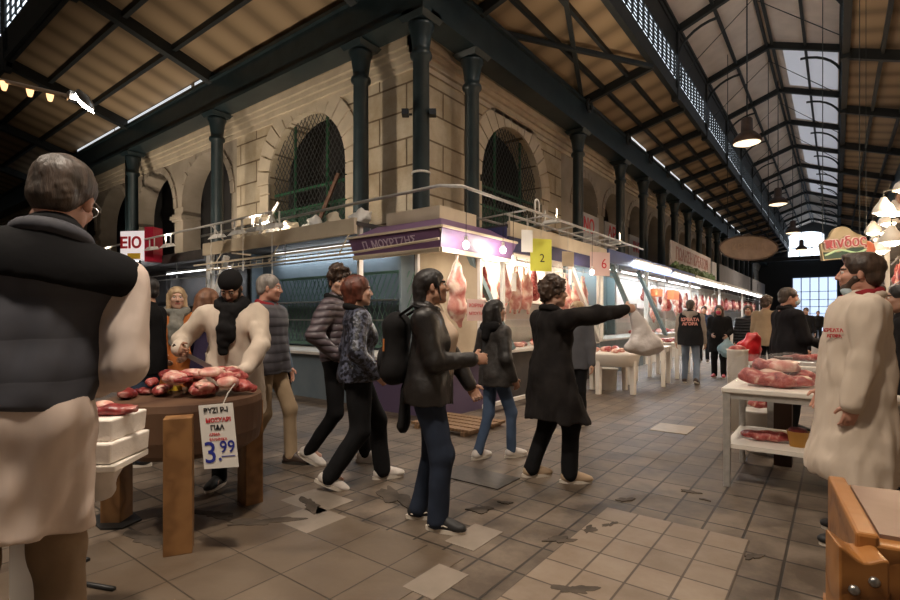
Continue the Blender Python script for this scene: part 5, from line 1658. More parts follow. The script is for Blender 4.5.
# the hanging shop sign
g = at(843, 245, 7.4)
t = thing('shop_sign', 'shop sign with red script and green wave above the white coated man\'s head', 'sign', g, YAW + 0.12)
bd = [(-0.36, -0.20), (0.34, -0.20), (0.38, 0.06), (0.28, 0.13), (0.16, 0.14)] + [(-0.02 + 0.2 * math.cos(a), 0.10 + 0.17 * math.sin(a)) for a in [0.2 + 2.7 * k / 8 for k in range(9)]] + [(-0.26, 0.10), (-0.38, 0.04)]
MB().prism(bd, -0.02, 0.02, lambda a, b, c: (a, c, b)).build('board', mat('straw_sign_board', (0.26, 0.21, 0.12), (0.32, 0.26, 0.16), rough=0.6, scale=6), t)
MB().prism([(-0.34, -0.185), (0.33, -0.185), (0.34, -0.06), (0.1, -0.05), (-0.1, -0.10), (-0.35, -0.08)], -0.026, -0.02, lambda a, b, c: (a, c, b)).build('dark_field', mat('dark_green_field', (0.03, 0.06, 0.045), rough=0.5), t)
wv = [(-0.34 + 0.68 * k / 14, -0.12 + 0.03 * math.sin(k * 0.55 - 1.2) + 0.02) for k in range(15)]
MB().tube([(a, -0.03, b) for a, b in wv], 0.014, 6).build('green_wave', mat('pale_green_wave', (0.35, 0.5, 0.3), rough=0.5), t)
place(text_mb('πινδος', 0.215, 0.012, bold=0.012), (0.0, -0.042, 0.03), 0, 0).build('lettering_outline', mat('white_outline', (0.5, 0.40, 0.38), rough=0.5), t)
place(text_mb('πινδος', 0.215, 0.014, bold=0.001), (0.0, -0.050, 0.03), 0, 0).build('lettering', mat('red_lettering', (0.30, 0.05, 0.055), rough=0.4), t)
for o in t.children:
    o.rotation_euler.y = -0.10
for x in (-0.3, 0.3):
    MB().tube([(x, 0.03, 0.1), (x, 0.03, 7.0)], 0.006, 5).build('hanging_wire', iron_dull, t)
g = at(866, 252, 7.6)
o = MB().lathe([(0.03, -0.16), (0.10, -0.12), (0.12, 0.0), (0.09, 0.12), (0.04, 0.16)], n=16).build('clay_bell', mat('terracotta_red', (0.38, 0.10, 0.05), rough=0.6), smooth=True, loc=g)
MB().tube([(0, 0, 0.15), (0, 0, 7.2)], 0.004, 5).build('cord', iron_dull, o)
tag(o, 'reddish hanging jug right of the shop sign', 'jug')

# ------------------------------------------------------------ the block in the near right corner
def LW(lat, dep):      # a spot given as metres to the right of and in front of where the photographer stands
    return Vector((lat * CS - dep * SN, lat * SN + dep * CS, 0))
base = LW(1.25, 1.25)
t = thing('cutting_block', 'thick orange wooden butcher block with bolts in the near right corner', 'block', base)
top_m = mat('scrubbed_block_top', (0.20, 0.125, 0.09), (0.27, 0.18, 0.135), rough=0.5, scale=5)
A, B, C_, D_ = [LW(*q) - base for q in ((1.21, 1.62), (0.955, 1.19), (1.47, 0.90), (1.74, 1.36))]
zt = 0.855
MB().prism([(p.x, p.y) for p in (A, B, C_, D_)], zt - 0.38, zt - 0.012).build('body', shiny_wood, t, bevel=0.006)
e1, e2 = (A - B).normalized(), (C_ - B).normalized()
MB().beam(B + e2 * 0.02 + Vector((0, 0, zt - 0.10)), A + e2 * 0.02 + Vector((0, 0, zt - 0.10)), 0.045, 0.22).build('edge_board', shiny_wood, t, bevel=0.008)
o_ = [B + e1 * 0.05 + e2 * 0.05, C_ + e1 * 0.05 - e2 * 0.03, D_ - e1 * 0.04 - e2 * 0.03, A - e1 * 0.04 + e2 * 0.05]
MB().prism([(p.x, p.y) for p in o_], zt - 0.012, zt - 0.002).build('block_top', top_m, t)
p0, p1 = LW(0.872, 1.135) - base, LW(0.955, 1.100) - base
e = p1 - p0
ln = e.length
ang = math.atan2(e.y, e.x)
prof = [(0, -0.85), (0, 0.006)] + [(ln * k / 10, 0.010 * math.cos(2 * PI * (k / 10 + 0.02)) - 0.004 - 0.016 * k / 10) for k in range(1, 10)] + [(ln, -0.012), (ln, -0.85)]
lg = MB().prism(prof, 0, 0.11, lambda a, b, c: (a, c, b))
lo = lg.build('leg', shiny_wood, t, loc=(p0.x, p0.y, 0.85), rotz=ang, bevel=0.005)
for (a, b) in ((0.026, -0.085), (0.062, -0.060), (0.050, -0.135)):
    bm_ = MB().lathe([(0.011, 0), (0.011, 0.005), (0.007, 0.009), (0, 0.010)], n=14)
    bm_.v = [(v[0], -v[2], v[1]) for v in bm_.v]
    bm_.build('bolt', mat('dull_steel_bolt', (0.3, 0.29, 0.28), rough=0.35, metal=0.9), lo, smooth=True, loc=(a, 0, b))
for p in (A * 0.86, C_ * 0.86, D_ * 0.86):
    MB().box((p.x, p.y, 0.24), (0.10, 0.10, 0.48)).build('leg', shiny_wood, t)
# ------------------------------------------------------------ people
def skin_mat(name, c):
    return mat(name, c, tuple(q * 0.86 for q in c), rough=0.5, scale=12, sss=0.08)
SKIN = {'fair': skin_mat('fair_skin', (0.56, 0.33, 0.24)), 'tan': skin_mat('tan_skin', (0.44, 0.24, 0.16)), 'ruddy': skin_mat('ruddy_skin', (0.54, 0.28, 0.20)), 'olive': skin_mat('olive_skin', (0.36, 0.20, 0.13))}
lip_m = mat('lip_colour', (0.36, 0.12, 0.10), rough=0.4)
eye_w = mat('eye_white', (0.70, 0.66, 0.62), rough=0.3)
eye_d = mat('eye_iris', (0.03, 0.02, 0.015), rough=0.2)
def hair_mat(name, c, c2):
    return mat(name, c, c2, rough=0.5, scale=30, stretch=(1, 1, 0.25), bump=0.25, bscale=70)
HAIR = {'black': hair_mat('black_hair', (0.008, 0.007, 0.007), (0.022, 0.018, 0.017)), 'brown': hair_mat('dark_brown_hair', (0.025, 0.014, 0.009), (0.07, 0.04, 0.025)),
        'red': hair_mat('auburn_hair', (0.06, 0.016, 0.009), (0.15, 0.04, 0.022)), 'grey': hair_mat('grey_hair', (0.16, 0.14, 0.125), (0.32, 0.29, 0.26)),
        'greybrown': hair_mat('greying_brown_hair', (0.028, 0.020, 0.015), (0.085, 0.060, 0.046)), 'blonde': hair_mat('blonde_hair', (0.34, 0.22, 0.12), (0.55, 0.40, 0.24)), 'chestnut': hair_mat('chestnut_hair', (0.12, 0.05, 0.025), (0.24, 0.11, 0.055))}
def cloth(name, c, c2=None, rough=0.9, scale=7, bump=0.25, bscale=9, spec=0.15, stretch=None):
    return mat(name, c, c2 or tuple(q * 1.15 for q in c), rough=rough, scale=scale, bump=bump, bscale=bscale, spec=spec, stretch=stretch)
black_cloth = cloth('black_cloth', (0.010, 0.0095, 0.010))
black_trs = cloth('black_trousers', (0.009, 0.009, 0.010))
jeans_dk = cloth('dark_blue_jeans', (0.022, 0.030, 0.05))
jeans_bl = cloth('blue_jeans', (0.06, 0.09, 0.15))
jeans_pale = cloth('washed_blue_jeans', (0.16, 0.20, 0.26))
coat_wht = cloth('off_white_work_coat', (0.56, 0.47, 0.38), (0.64, 0.54, 0.45), scale=3, bump=0.35, bscale=9, stretch=(1, 1, 0.22))
coat_pnk = cloth('pinkish_white_coat', (0.56, 0.46, 0.40), (0.62, 0.52, 0.46), scale=3, bump=0.35, bscale=9, stretch=(1, 1, 0.22))
beige_trs = cloth('beige_trousers', (0.34, 0.25, 0.16))
khaki_trs = cloth('khaki_brown_trousers', (0.20, 0.14, 0.09))
leather = mat('black_leather', (0.010, 0.0085, 0.0085), (0.015, 0.013, 0.012), rough=0.46, scale=7, bump=0.22, bscale=22)
vest_m = band_mat('slate_quilted_vest', (0.034, 0.035, 0.045), (0.048, 0.050, 0.064), 0.13, 'Z', rough=0.8, bump=0.3, dist=0.008, noise=0.6)
puff_brown = band_mat('mauve_brown_puffer', (0.05, 0.038, 0.045), (0.105, 0.08, 0.092), 0.062, 'Z', rough=0.45, bump=0.6, dist=0.015, noise=0.8)
puff_blue = band_mat('grey_blue_puffer', (0.055, 0.060, 0.078), (0.085, 0.098, 0.125), 0.06, 'Z', rough=0.5, bump=0.4, dist=0.012, noise=0.8)
puff_pat = mat('dark_patterned_puffer', (0.006, 0.007, 0.012), (0.085, 0.095, 0.14), rough=0.4, scale=34, lo=0.48, hi=0.56, bump=0.5, bscale=30)
puff_black = band_mat('black_puffer', (0.007, 0.007, 0.009), (0.025, 0.025, 0.03), 0.065, 'Z', rough=0.45, bump=0.9, dist=0.03, noise=0.4)
orange_wool = cloth('orange_wool_coat', (0.42, 0.13, 0.035), (0.5, 0.17, 0.05))
scarf_grey = cloth('grey_green_scarf', (0.16, 0.16, 0.14), (0.24, 0.23, 0.20), bump=0.6, bscale=22)
navy_coat = cloth('navy_purple_coat', (0.035, 0.025, 0.055))
hood_grey = cloth('grey_beige_hood', (0.26, 0.22, 0.19))
red_cloth = cloth('dark_red_cloth', (0.22, 0.02, 0.025))
tan_cloth = cloth('tan_jacket_cloth', (0.30, 0.22, 0.14))
cream_top = cloth('cream_top', (0.55, 0.43, 0.33))
shoe_white = mat('white_trainer', (0.58, 0.53, 0.49), (0.68, 0.63, 0.58), rough=0.5, scale=20)
shoe_black = mat('black_canvas_shoe', (0.012, 0.012, 0.013), rough=0.6)
shoe_skate = mat('black_skate_shoe', (0.012, 0.012, 0.013), rough=0.6)
shoe_tan = mat('tan_suede_shoe', (0.36, 0.26, 0.17), rough=0.7)
shoe_brown = mat('dark_brown_shoe', (0.05, 0.03, 0.022), rough=0.5)
sole_white = mat('off_white_sole', (0.62, 0.56, 0.48), rough=0.6)
sole_dark = mat('dark_sole', (0.03, 0.025, 0.02), rough=0.7)
mask_blue = mat('pale_blue_mask', (0.45, 0.55, 0.60), rough=0.8)
mask_red = mat('pink_red_mask', (0.55, 0.05, 0.10), rough=0.7)

def R3(ax, deg):
    return Matrix.Rotation(math.radians(deg), 3, ax)
def ik(a, b, l1, l2, pole):
    d = b - a
    L = min(d.length, (l1 + l2) * 0.999)
    n = d.normalized()
    b = a + n * L
    c = (l1 * l1 - l2 * l2 + L * L) / (2 * L)
    h = math.sqrt(max(0, l1 * l1 - c * c))
    p = Vector(pole)
    p = p - n * p.dot(n)
    p = p.normalized() if p.length > 1e-6 else Vector((0, 0, 1))
    return a + n * c + p * h, b

def hand_prims(w, d, n, right, curl, s):
    d = d.normalized()
    n = (n - d * n.dot(d)).normalized()
    t = d.cross(n) if right else n.cross(d)
    rot = Matrix((t, d, n)).transposed()
    pr = [ell(w + d * 0.048 * s, (0.040 * s, 0.052 * s, 0.017 * s), rot, 0.012), cone(w - d * 0.02 * s, w + d * 0.02 * s, 0.026 * s, 0.026 * s, 1.0, 0.012)]
    for off, ln, cc in ((0.029, 0.066, 0.9), (0.010, 0.076, 1.0), (-0.010, 0.071, 1.05), (-0.028, 0.054, 1.1)):
        c1 = curl * cc
        b0 = w + (d * 0.086 + t * off) * s
        d1 = d * math.cos(c1 * 0.7) + n * math.sin(c1 * 0.7)
        d2 = d * math.cos(c1 * 1.7) + n * math.sin(c1 * 1.7)
        b1 = b0 + d1 * ln * 0.52 * s
        b2 = b1 + d2 * ln * 0.48 * s
        pr += [cone(b0 - d * 0.012 * s, b1, 0.0092 * s, 0.0085 * s, 1.0, 0.004), cone(b1, b2, 0.0085 * s, 0.0070 * s, 1.0, 0.003)]
    b0 = w + (d * 0.022 + t * 0.030) * s
    b1 = b0 + (d * 0.6 + t * 0.7 + n * 0.25).normalized() * 0.038 * s
    b2 = b1 + (d * 0.85 + t * 0.25 + n * 0.45 * (0.5 + curl)).normalized() * 0.030 * s
    pr += [cone(b0, b1, 0.0125 * s, 0.011 * s, 1.0, 0.008), cone(b1, b2, 0.0105 * s, 0.0085 * s, 1.0, 0.003)]
    return pr

HEAD = [ell((0, -0.015, 0.035), (0.077, 0.096, 0.086)), ell((0, 0.03, -0.03), (0.061, 0.066, 0.082)), cone((0, 0.035, -0.06), (0, 0.066, -0.093), 0.040, 0.024),
        cone((-0.04, 0.01, -0.06), (-0.015, 0.06, -0.09), 0.03, 0.02), cone((0.04, 0.01, -0.06), (0.015, 0.06, -0.09), 0.03, 0.02),
        cone((-0.033, 0.079, 0.030), (0.033, 0.079, 0.030), 0.013, 0.013), ell((-0.038, 0.066, -0.018), (0.024, 0.024, 0.022)), ell((0.038, 0.066, -0.018), (0.024, 0.024, 0.022)),
        cut(ell((-0.031, 0.102, 0.010), (0.019, 0.018, 0.012)), 0.008), cut(ell((0.031, 0.102, 0.010), (0.019, 0.018, 0.012)), 0.008),
        cone((0, 0.088, 0.018), (0, 0.108, -0.022), 0.0085, 0.0125, 1, 0.006), ell((-0.011, 0.098, -0.027), (0.009, 0.010, 0.008), None, 0.006), ell((0.011, 0.098, -0.027), (0.009, 0.010, 0.008), None, 0.006),
        cone((-0.019, 0.084, -0.053), (0.019, 0.084, -0.053), 0.0085, 0.0085, 1, 0.005), cone((-0.015, 0.084, -0.063), (0.015, 0.084, -0.063), 0.009, 0.009, 1, 0.005),
        ell((-0.077, -0.006, -0.006), (0.009, 0.017, 0.029), R3('Z', 24), 0.004), cut(ell((-0.090, 0.002, -0.004), (0.006, 0.009, 0.018)), 0.004), ell((0.077, -0.006, -0.006), (0.009, 0.017, 0.029), R3('Z', -24), 0.004), cut(ell((0.090, 0.002, -0.004), (0.006, 0.009, 0.018)), 0.004),
        cone((0, -0.018, -0.04), (0, -0.045, -0.17), 0.052, 0.058, 1.0, 0.03)]
_hc = {}
def head_mesh(vox):
    if vox not in _hc:
        def mi(c):
            r = np.zeros(len(c), int)
            r[(np.abs(c[:, 0]) < 0.024) & (np.abs(c[:, 2] + 0.058) < 0.0105) & (c[:, 1] > 0.082)] = 1
            return r
        def brow(c):
            r = mi(c)
            ax_ = np.abs(c[:, 0])
            r[(ax_ > 0.013) & (ax_ < 0.048) & (np.abs(c[:, 2] - 0.030 - 0.1 * (0.03 - ax_) ) < 0.006) & (c[:, 1] > 0.05)] = 2
            return r
        _hc[vox] = sdf_mesh(HEAD, vox, 0.016, mi_fn=brow)
    return _hc[vox]

FACE_CUT = cut(ell((0, 0.118, -0.035), (0.078, 0.105, 0.100)), 0.010)
def hair_prims(style):
    base = [ell((0, -0.018, 0.042), (0.086, 0.105, 0.091))]
    if style == 'short':
        return base + [ell((0, -0.06, -0.02), (0.068, 0.055, 0.06)), FACE_CUT, cut(ell((-0.085, 0.02, -0.05), (0.03, 0.04, 0.06)), 0.01), cut(ell((0.085, 0.02, -0.05), (0.03, 0.04, 0.06)), 0.01)]
    if style == 'thick':
        return [ell((0, -0.02, 0.046), (0.087, 0.108, 0.093)), ell((0, 0.045, 0.106), (0.05, 0.05, 0.026)), ell((0, -0.06, -0.02), (0.070, 0.06, 0.06)), cut(ell((0, 0.118, -0.022), (0.078, 0.105, 0.104)), 0.010), cut(ell((-0.09, 0.03, -0.05), (0.03, 0.045, 0.06)), 0.01), cut(ell((0.09, 0.03, -0.05), (0.03, 0.045, 0.06)), 0.01)]
    if style == 'curly':
        return [ell((0, -0.02, 0.06), (0.105, 0.122, 0.105)), ell((0, 0.05, 0.105), (0.075, 0.055, 0.035)), ell((0, -0.07, -0.01), (0.085, 0.06, 0.07)), cut(ell((0, 0.125, -0.045), (0.066, 0.085, 0.096)), 0.012)]
    if style == 'bob':
        return [ell((0, -0.02, 0.05), (0.094, 0.112, 0.095)), cone((0, -0.065, 0.02), (0, -0.06, -0.07), 0.085, 0.065), cone((-0.072, -0.01, 0.03), (-0.07, -0.005, -0.06), 0.03, 0.022), cone((0.072, -0.01, 0.03), (0.07, -0.005, -0.06), 0.03, 0.022), FACE_CUT]
    if style == 'long':
        return [ell((0, -0.02, 0.045), (0.090, 0.110, 0.093)), cone((0, -0.07, 0.0), (0, -0.10, -0.28), 0.085, 0.07), cone((-0.074, -0.01, 0.03), (-0.085, 0.02, -0.24), 0.028, 0.032), cone((0.074, -0.01, 0.03), (0.085, 0.02, -0.24), 0.028, 0.032), FACE_CUT]
    if style == 'tied':
        return [ell((0, -0.018, 0.042), (0.087, 0.107, 0.091)), cone((0, -0.075, 0.0), (0, -0.085, -0.12), 0.065, 0.05), FACE_CUT, cone((-0.074, 0.030, 0.055), (-0.078, 0.045, -0.095), 0.010, 0.004, 1, 0.006), cone((0.074, 0.030, 0.055), (0.078, 0.045, -0.095), 0.010, 0.004, 1, 0.006), cut(ell((-0.09, -0.005, -0.03), (0.03, 0.03, 0.045)), 0.01), cut(ell((0.09, -0.005, -0.03), (0.03, 0.03, 0.045)), 0.01)]
    if style == 'cap':
        return [ell((0, -0.018, 0.050), (0.090, 0.108, 0.092)), ('p', (0, -0.25, -1), -0.022)]
    return base

def person(label, pos, phi, H, top, trousers, shoe, skin='fair', hair=('short', 'brown'), lean=0, twist=0, head=(0, 0), feet=None, hands=None, poles=None, curl=(0.6, 0.6), palm=None, girth=1.0, bust=False,
           vox=0.012, group=None, hem=0.86, flare=0.0, sleeve=1.0, leg=1.0, collar=0.0, coat=None, scarf=None, mask=None, beard=None, sole=None, cap=None, shirt=None, hood=None, yoke=None, sleeve_m=None, armr=1.0, wide=0.0, roll=0):
    s = H / 1.75
    # phi: 0 = back to the photographer, 90 = facing left, 180 = facing the photographer
    ray = math.atan2(pos[0] * CS + pos[1] * SN, -pos[0] * SN + pos[1] * CS)
    rz = YAW - ray + math.radians(phi)
    t = thing('person', label, 'person', (pos[0], pos[1], 0), rz, group)
    RZ3 = Matrix.Rotation(rz, 3, 'Z')
    def loc(v):      # a world point in the person's own frame, in units of the 1.75 m figure
        return (RZ3.transposed() @ (Vector(v) - Vector((pos[0], pos[1], 0)))) / s
    feet = feet or ((-0.10, 0, 0, 8, 0), (0.10, 0, 0, -8, 0))
    fx, fy = (feet[0][0] + feet[1][0]) / 2, (feet[0][1] + feet[1][1]) / 2
    sp = math.hypot(feet[0][0] - feet[1][0], feet[0][1] - feet[1][1])
    PV = Vector((fx, fy, 0.935 - max(0, sp - 0.2) * 0.12))
    T = R3('Z', twist) @ R3('Y', roll) @ R3('X', -lean)
    up = lambda v: PV + T @ Vector(v)
    shw = 0.182 * (0.5 + 0.5 * girth) + wide
    sh = [up((-shw, -0.01, 0.475)), up((shw, -0.01, 0.475))]
    hands = hands or (None, None)
    wr, el = [], []
    for i, sg in enumerate((-1, 1)):
        h = hands[i]
        if h is None:
            h = up((sg * 0.27, 0.05, -0.08))
        elif isinstance(h, Vector):
            h = loc(h)
        else:
            h = Vector(h)
        pole = Vector((poles or ((-0.5, -1, -0.4), (0.5, -1, -0.4)))[i])
        e, w = ik(sh[i], h, 0.29, 0.255, T @ pole)
        el.append(e)
        wr.append(w)
    hc = up((0, 0.012, 0.695))
    Hm = T @ R3('Z', head[0]) @ R3('X', head[1])
    hd = lambda v: hc + Hm @ Vector(v)
    # legs
    kn, an = [], []
    for i, sg in enumerate((-1, 1)):
        x, y, lift, ty, pt = feet[i]
        hip = PV + Vector((sg * 0.085, 0, -0.01))
        a = Vector((x, y, 0.085 + lift))
        k, a2 = ik(hip, a, 0.428, 0.42, (sg * 0.08, 1, 0))
        kn.append((hip, k))
        an.append(a)
    # ---- the body, one mesh: core, head, hands
    core = [cone(PV + Vector((0, 0, 0)), up((0, 0, 0.2)), 0.11, 0.10, 0.75), cone(up((0, 0, 0.2)), up((0, 0, 0.42)), 0.10, 0.115, 0.7), cone(sh[0], sh[1], 0.04, 0.04), cone(up((0, -0.01, 0.42)), hd((0, -0.03, -0.08)), 0.05, 0.05)]
    for i in (0, 1):
        core += [cone(sh[i], el[i], 0.042, 0.036), cone(el[i], wr[i], 0.035, 0.024), cone(kn[i][0], kn[i][1], 0.068, 0.045), cone(kn[i][1], an[i], 0.043, 0.03), cone(an[i], an[i] + Vector((0, 0.1, -0.045)), 0.03, 0.022)]
    body = sdf_mesh(core, 0.02, 0.04)
    hv = 0.005 if vox < 0.013 else 0.008
    hm_ = head_mesh(hv)
    hb = MB()
    hb.v = [tuple(hd(Vector(v))) for v in hm_.v]
    hb.f, hb.mi = hm_.f, list(hm_.mi)
    parts = [body, hb]
    if not (mask == 'none'):
        eb = MB()
        for sg in (-1, 1):
            eb.ball((sg * 0.031, 0.077, 0.010), 0.0135, 8, 3)
            eb.ball((sg * 0.031, 0.0875, 0.0095), (0.0062, 0.0035, 0.0062), 8, 4)
        eb.v = [tuple(hd(Vector(v))) for v in eb.v]
        parts.append(eb)
    for i in (0, 1):
        d = (wr[i] - el[i]).normalized()
        n = (T @ Vector((-0.9 if i else 0.9, 0.25, -0.2))) if not (palm and palm[i]) else Vector(palm[i])
        parts.append(sdf_mesh(hand_prims(wr[i], d, n, i == 1, curl[i], 1.0), 0.0055 if vox < 0.013 else 0.008, 0.006, pad=0.01))
    bm = MB()
    for p in parts:
        o0 = len(bm.f)
        bm.add(p.v, p.f)
        bm.mi[o0:] = p.mi
    bm.v = [(v[0] * s, v[1] * s, v[2] * s) for v in bm.v]
    hm2 = HAIR[hair[1]] if hair else HAIR['brown']
    raw_build(bm, 'body', [SKIN[skin], lip_m, hm2, eye_w, eye_d], t)
    SX = Matrix.Scale(s, 3)
    # ---- torso garment, built upright in the torso's own frame
    Ti = T.transposed()
    def inv(v):
        return Ti @ (v - PV)
    def to_local(mb):
        mb.v = [tuple((PV + T @ Vector(v)) * s) for v in mb.v]
        return mb
    def torso(gr, hemz, fl, sleeves=True, m=top, name='jacket', seed=3, sl=1.0, only=False, bumpy=0.005):
        if hemz < 0.66:
            bumpy = 0.009
        g = girth
        h = hemz - PV.z
        pr = []
        if not only:
            low = min(h, -0.02)
            pr += [cone((0, 0, low - 0.05), (0, 0, 0.08), (0.176 + gr) * g + fl, (0.168 + gr) * g, 0.76), cone((0, 0, 0.08), (0, 0.004, 0.22), (0.160 + gr) * g, (0.145 + gr) * g, 0.75), cone((0, 0.004, 0.2), (0, 0.01, 0.37), (0.143 + gr) * g, (0.165 + gr) * g, 0.70),
                   cone((-0.125, -0.012, 0.452), (0.125, -0.012, 0.452), 0.072 + gr, 0.072 + gr, 1.0), cone((0, -0.022, 0.46), (0, -0.03, 0.565), 0.085 + gr * 0.6, 0.056 + gr * 0.4)]
            if bust:
                pr += [ell((-0.07, 0.095, 0.33), (0.07, 0.06, 0.07)), ell((0.07, 0.095, 0.33), (0.07, 0.06, 0.07))]
            if hemz < 0.88:
                for i in (0, 1):
                    a, b = inv(kn[i][0]), inv(kn[i][1])
                    pr.append(cone(a, b, 0.090 * leg + 0.022, 0.075 * leg + 0.022 + fl, 1.0, 0.08))
            pr.append(('p', (0, 0, -1), -h))
        if sleeves:
            for i in (0, 1):
                a, b, c = inv(sh[i]), inv(el[i]), inv(wr[i])
                c2 = b + (c - b) * (0.97 * sl)
                pr += [cone(a, b, (0.064 + gr) * armr, (0.052 + gr) * armr, 1.0, 0.05), cone(b, c2, (0.052 + gr) * armr, (0.040 + gr) * armr, 1.0, 0.03)]
        mb = sdf_mesh(pr, vox, 0.055, disp=wob(seed + int(abs(pos[0]) * 100) % 17, bumpy * 1.3, 34, 0.4))
        return raw_build(to_local(mb), name, m, t)
    if coat:            # a longer coat under a waistcoat
        torso(0.0, coat[1], coat[2], True, coat[0], 'coat')
        torso(0.022, hem, flare, False, top, 'waistcoat')
    else:
        torso(0.008 + (0.006 if collar else 0), hem, flare, True, top, 'jacket', sl=sleeve)
    if yoke:
        pr = [cone((-0.17, -0.012, 0.455), (0.17, -0.012, 0.455), 0.100, 0.100, 1.0), cone((0, -0.022, 0.46), (0, -0.03, 0.56), 0.105, 0.082), cone((0, -0.01, 0.36), (0, -0.01, 0.40), 0.192 * girth, 0.19 * girth, 0.70), ('p', (0, 0, -1), -0.405)]
        raw_build(to_local(sdf_mesh(pr, vox, 0.04)), 'shoulder_yoke', yoke, t)
    if shirt:           # what shows in an open front
        pr = [cone((0, 0.095, 0.06), (0, 0.125, 0.36), 0.070, 0.080, 0.85), cone((0, 0.115, 0.36), (0, 0.035, 0.54), 0.07, 0.05), ('p', (0, 0, -1), 0.02)]
        raw_build(to_local(sdf_mesh(pr, vox, 0.04)), 'shirt', shirt, t)
    if collar:
        cm = top if collar is True or isinstance(collar, float) else collar
        ring = []
        for k in range(17):
            a = PI * (0.62 + 1.76 * k / 16)
            ring.append(Vector((0.078 * math.sin(a) * 1.0, -0.022 - 0.072 * math.cos(a) * -1, 0.545 + 0.012 * math.cos(a))))
        ring = [Vector((0.083 * math.cos(a), -0.018 + 0.077 * math.sin(a), 0.555 - 0.02 * math.sin(a))) for a in [PI / 2 + 0.35 + (2 * PI - 0.7) * k / 18 for k in range(19)]]
        raw_build(to_local(sdf_mesh([cone(ring[k], ring[k + 1], 0.026, 0.026, 1.0) for k in range(18)], max(0.007, vox * 0.7), 0.01)), 'collar', cm, t)
    if scarf:
        ring = [Vector((0.088 * math.cos(a), 0.0 + 0.088 * math.sin(a), 0.565 - 0.03 * math.sin(a))) for a in [2 * PI * k / 16 for k in range(17)]]
        sr = 0.038 if scarf[1] else 0.022
        pr = [cone(ring[k], ring[k + 1], sr, sr) for k in range(16)]
        if scarf[1]:
            pr += [cone((0.02, 0.105, 0.52), (0.025, 0.165, 0.40), 0.045, 0.05, 0.7), cone((0.025, 0.165, 0.40), (0.03, 0.178, 0.22), 0.05, 0.042, 0.7), cone((-0.03, 0.105, 0.52), (-0.02, 0.16, 0.32), 0.042, 0.045, 0.7)]
        raw_build(to_local(sdf_mesh(pr, vox * 0.8, 0.02, disp=wob(9, 0.007, 40))), 'scarf', scarf[0], t)
    if hood:
        pr = [cone((-0.09, -0.07, 0.53), (0.09, -0.07, 0.53), 0.06, 0.06), cone((0, -0.09, 0.5), (0, -0.13, 0.42), 0.08, 0.05), cone((-0.08, 0.0, 0.53), (-0.05, 0.08, 0.49), 0.04, 0.03), cone((0.08, 0.0, 0.53), (0.05, 0.08, 0.49), 0.04, 0.03)]
        raw_build(to_local(sdf_mesh(pr, vox, 0.03)), 'hood', hood, t)
    # ---- trousers
    tr = [cone(PV + Vector((-0.06, 0, 0.02)), PV + Vector((0.06, 0, 0.02)), 0.112 * girth, 0.112 * girth, 1.0)]
    for i in (0, 1):
        tr += [cone(kn[i][0], kn[i][1], 0.090 * leg, 0.066 * leg), cone(kn[i][1], an[i] + Vector((0, -0.005, -0.012)), 0.064 * leg, 0.056 * leg)]
    tmb = sdf_mesh(tr, vox, 0.035, disp=wob(5, 0.004, 34, 0.5))
    tmb.v = [(v[0] * s, v[1] * s, v[2] * s) for v in tmb.v]
    raw_build(tmb, 'trousers', trousers, t)
    # ---- shoes
    for i in (0, 1):
        x, y, lift, ty, pt = feet[i]
        Rf = R3('Z', ty) @ R3('X', pt)
        a = an[i] - Rf @ Vector((0, 0, 0.085))
        pr = [ell((0, -0.035, 0.05), (0.040, 0.05, 0.05)), cone((0, -0.02, 0.045), (0, 0.11, 0.040), 0.044, 0.038), ell((0, 0.13, 0.034), (0.043, 0.065, 0.034)), cone((0, 0.0, 0.09), (0, 0.09, 0.055), 0.034, 0.030), cone((0, -0.01, 0.06), (0, 0.0, 0.095), 0.045, 0.043), ('p', (0, 0, -1), -0.016)]
        mb = sdf_mesh(pr, min(vox, 0.012), 0.02)
        mb.v = [tuple((a + Rf @ Vector(v)) * s) for v in mb.v]
        so = raw_build(mb, 'shoe', shoe, t)
        out = [(0.044 * math.sin(q) * (1.0 + 0.12 * math.cos(q)) , 0.045 + 0.14 * math.cos(q)) for q in [2 * PI * k / 20 for k in range(20)]]
        sb = MB().prism(out, 0.0, 0.026)
        sb.v = [tuple((a + Rf @ Vector(v)) * s) for v in sb.v]
        sb.build('sole', sole or sole_white, so)
        if vox < 0.0135 and shoe is not shoe_brown:
            lb = MB()
            for q in range(4):
                yy = 0.035 + 0.022 * q
                zz = 0.090 - 0.0075 * q
                lb.tube([(-0.022, yy, zz - 0.006), (0, yy + 0.004, zz + 0.004), (0.022, yy, zz - 0.006)], 0.0035, 5)
            lb.v = [tuple((a + Rf @ Vector(v)) * s) for v in lb.v]
            lb.build('laces', sole_white, so)
        if shoe is shoe_skate:
            for sg in (-1, 1):
                lb = MB().tube([(sg * 0.044, -0.06, 0.045), (sg * 0.049, 0.0, 0.040), (sg * 0.047, 0.05, 0.055), (sg * 0.040, 0.075, 0.045)], 0.004, 5)
                lb.v = [tuple((a + Rf @ Vector(v)) * s) for v in lb.v]
                lb.build('side_stripe', sole_white, so)
    # ---- hair, cap, beard, mask
    def head_part(prims, name, m, v, k=0.018, amp=0.0, f=60):
        mb = sdf_mesh(prims, v, k, disp=wob(int(abs(pos[0]) * 37) % 50, amp, f) if amp else None)
        mb.v = [tuple(hd(Vector(q)) * s) for q in mb.v]
        return raw_build(mb, name, m, t)
    if cap:
        head_part(hair_prims('cap'), 'knit_cap', cap, hv)
    if hair and hair[0] != 'none':
        head_part(hair_prims(hair[0]), 'hair', HAIR[hair[1]], hv, amp=0.011 if hair[0] == 'curly' else 0.0018, f=68 if hair[0] == 'curly' else 90)
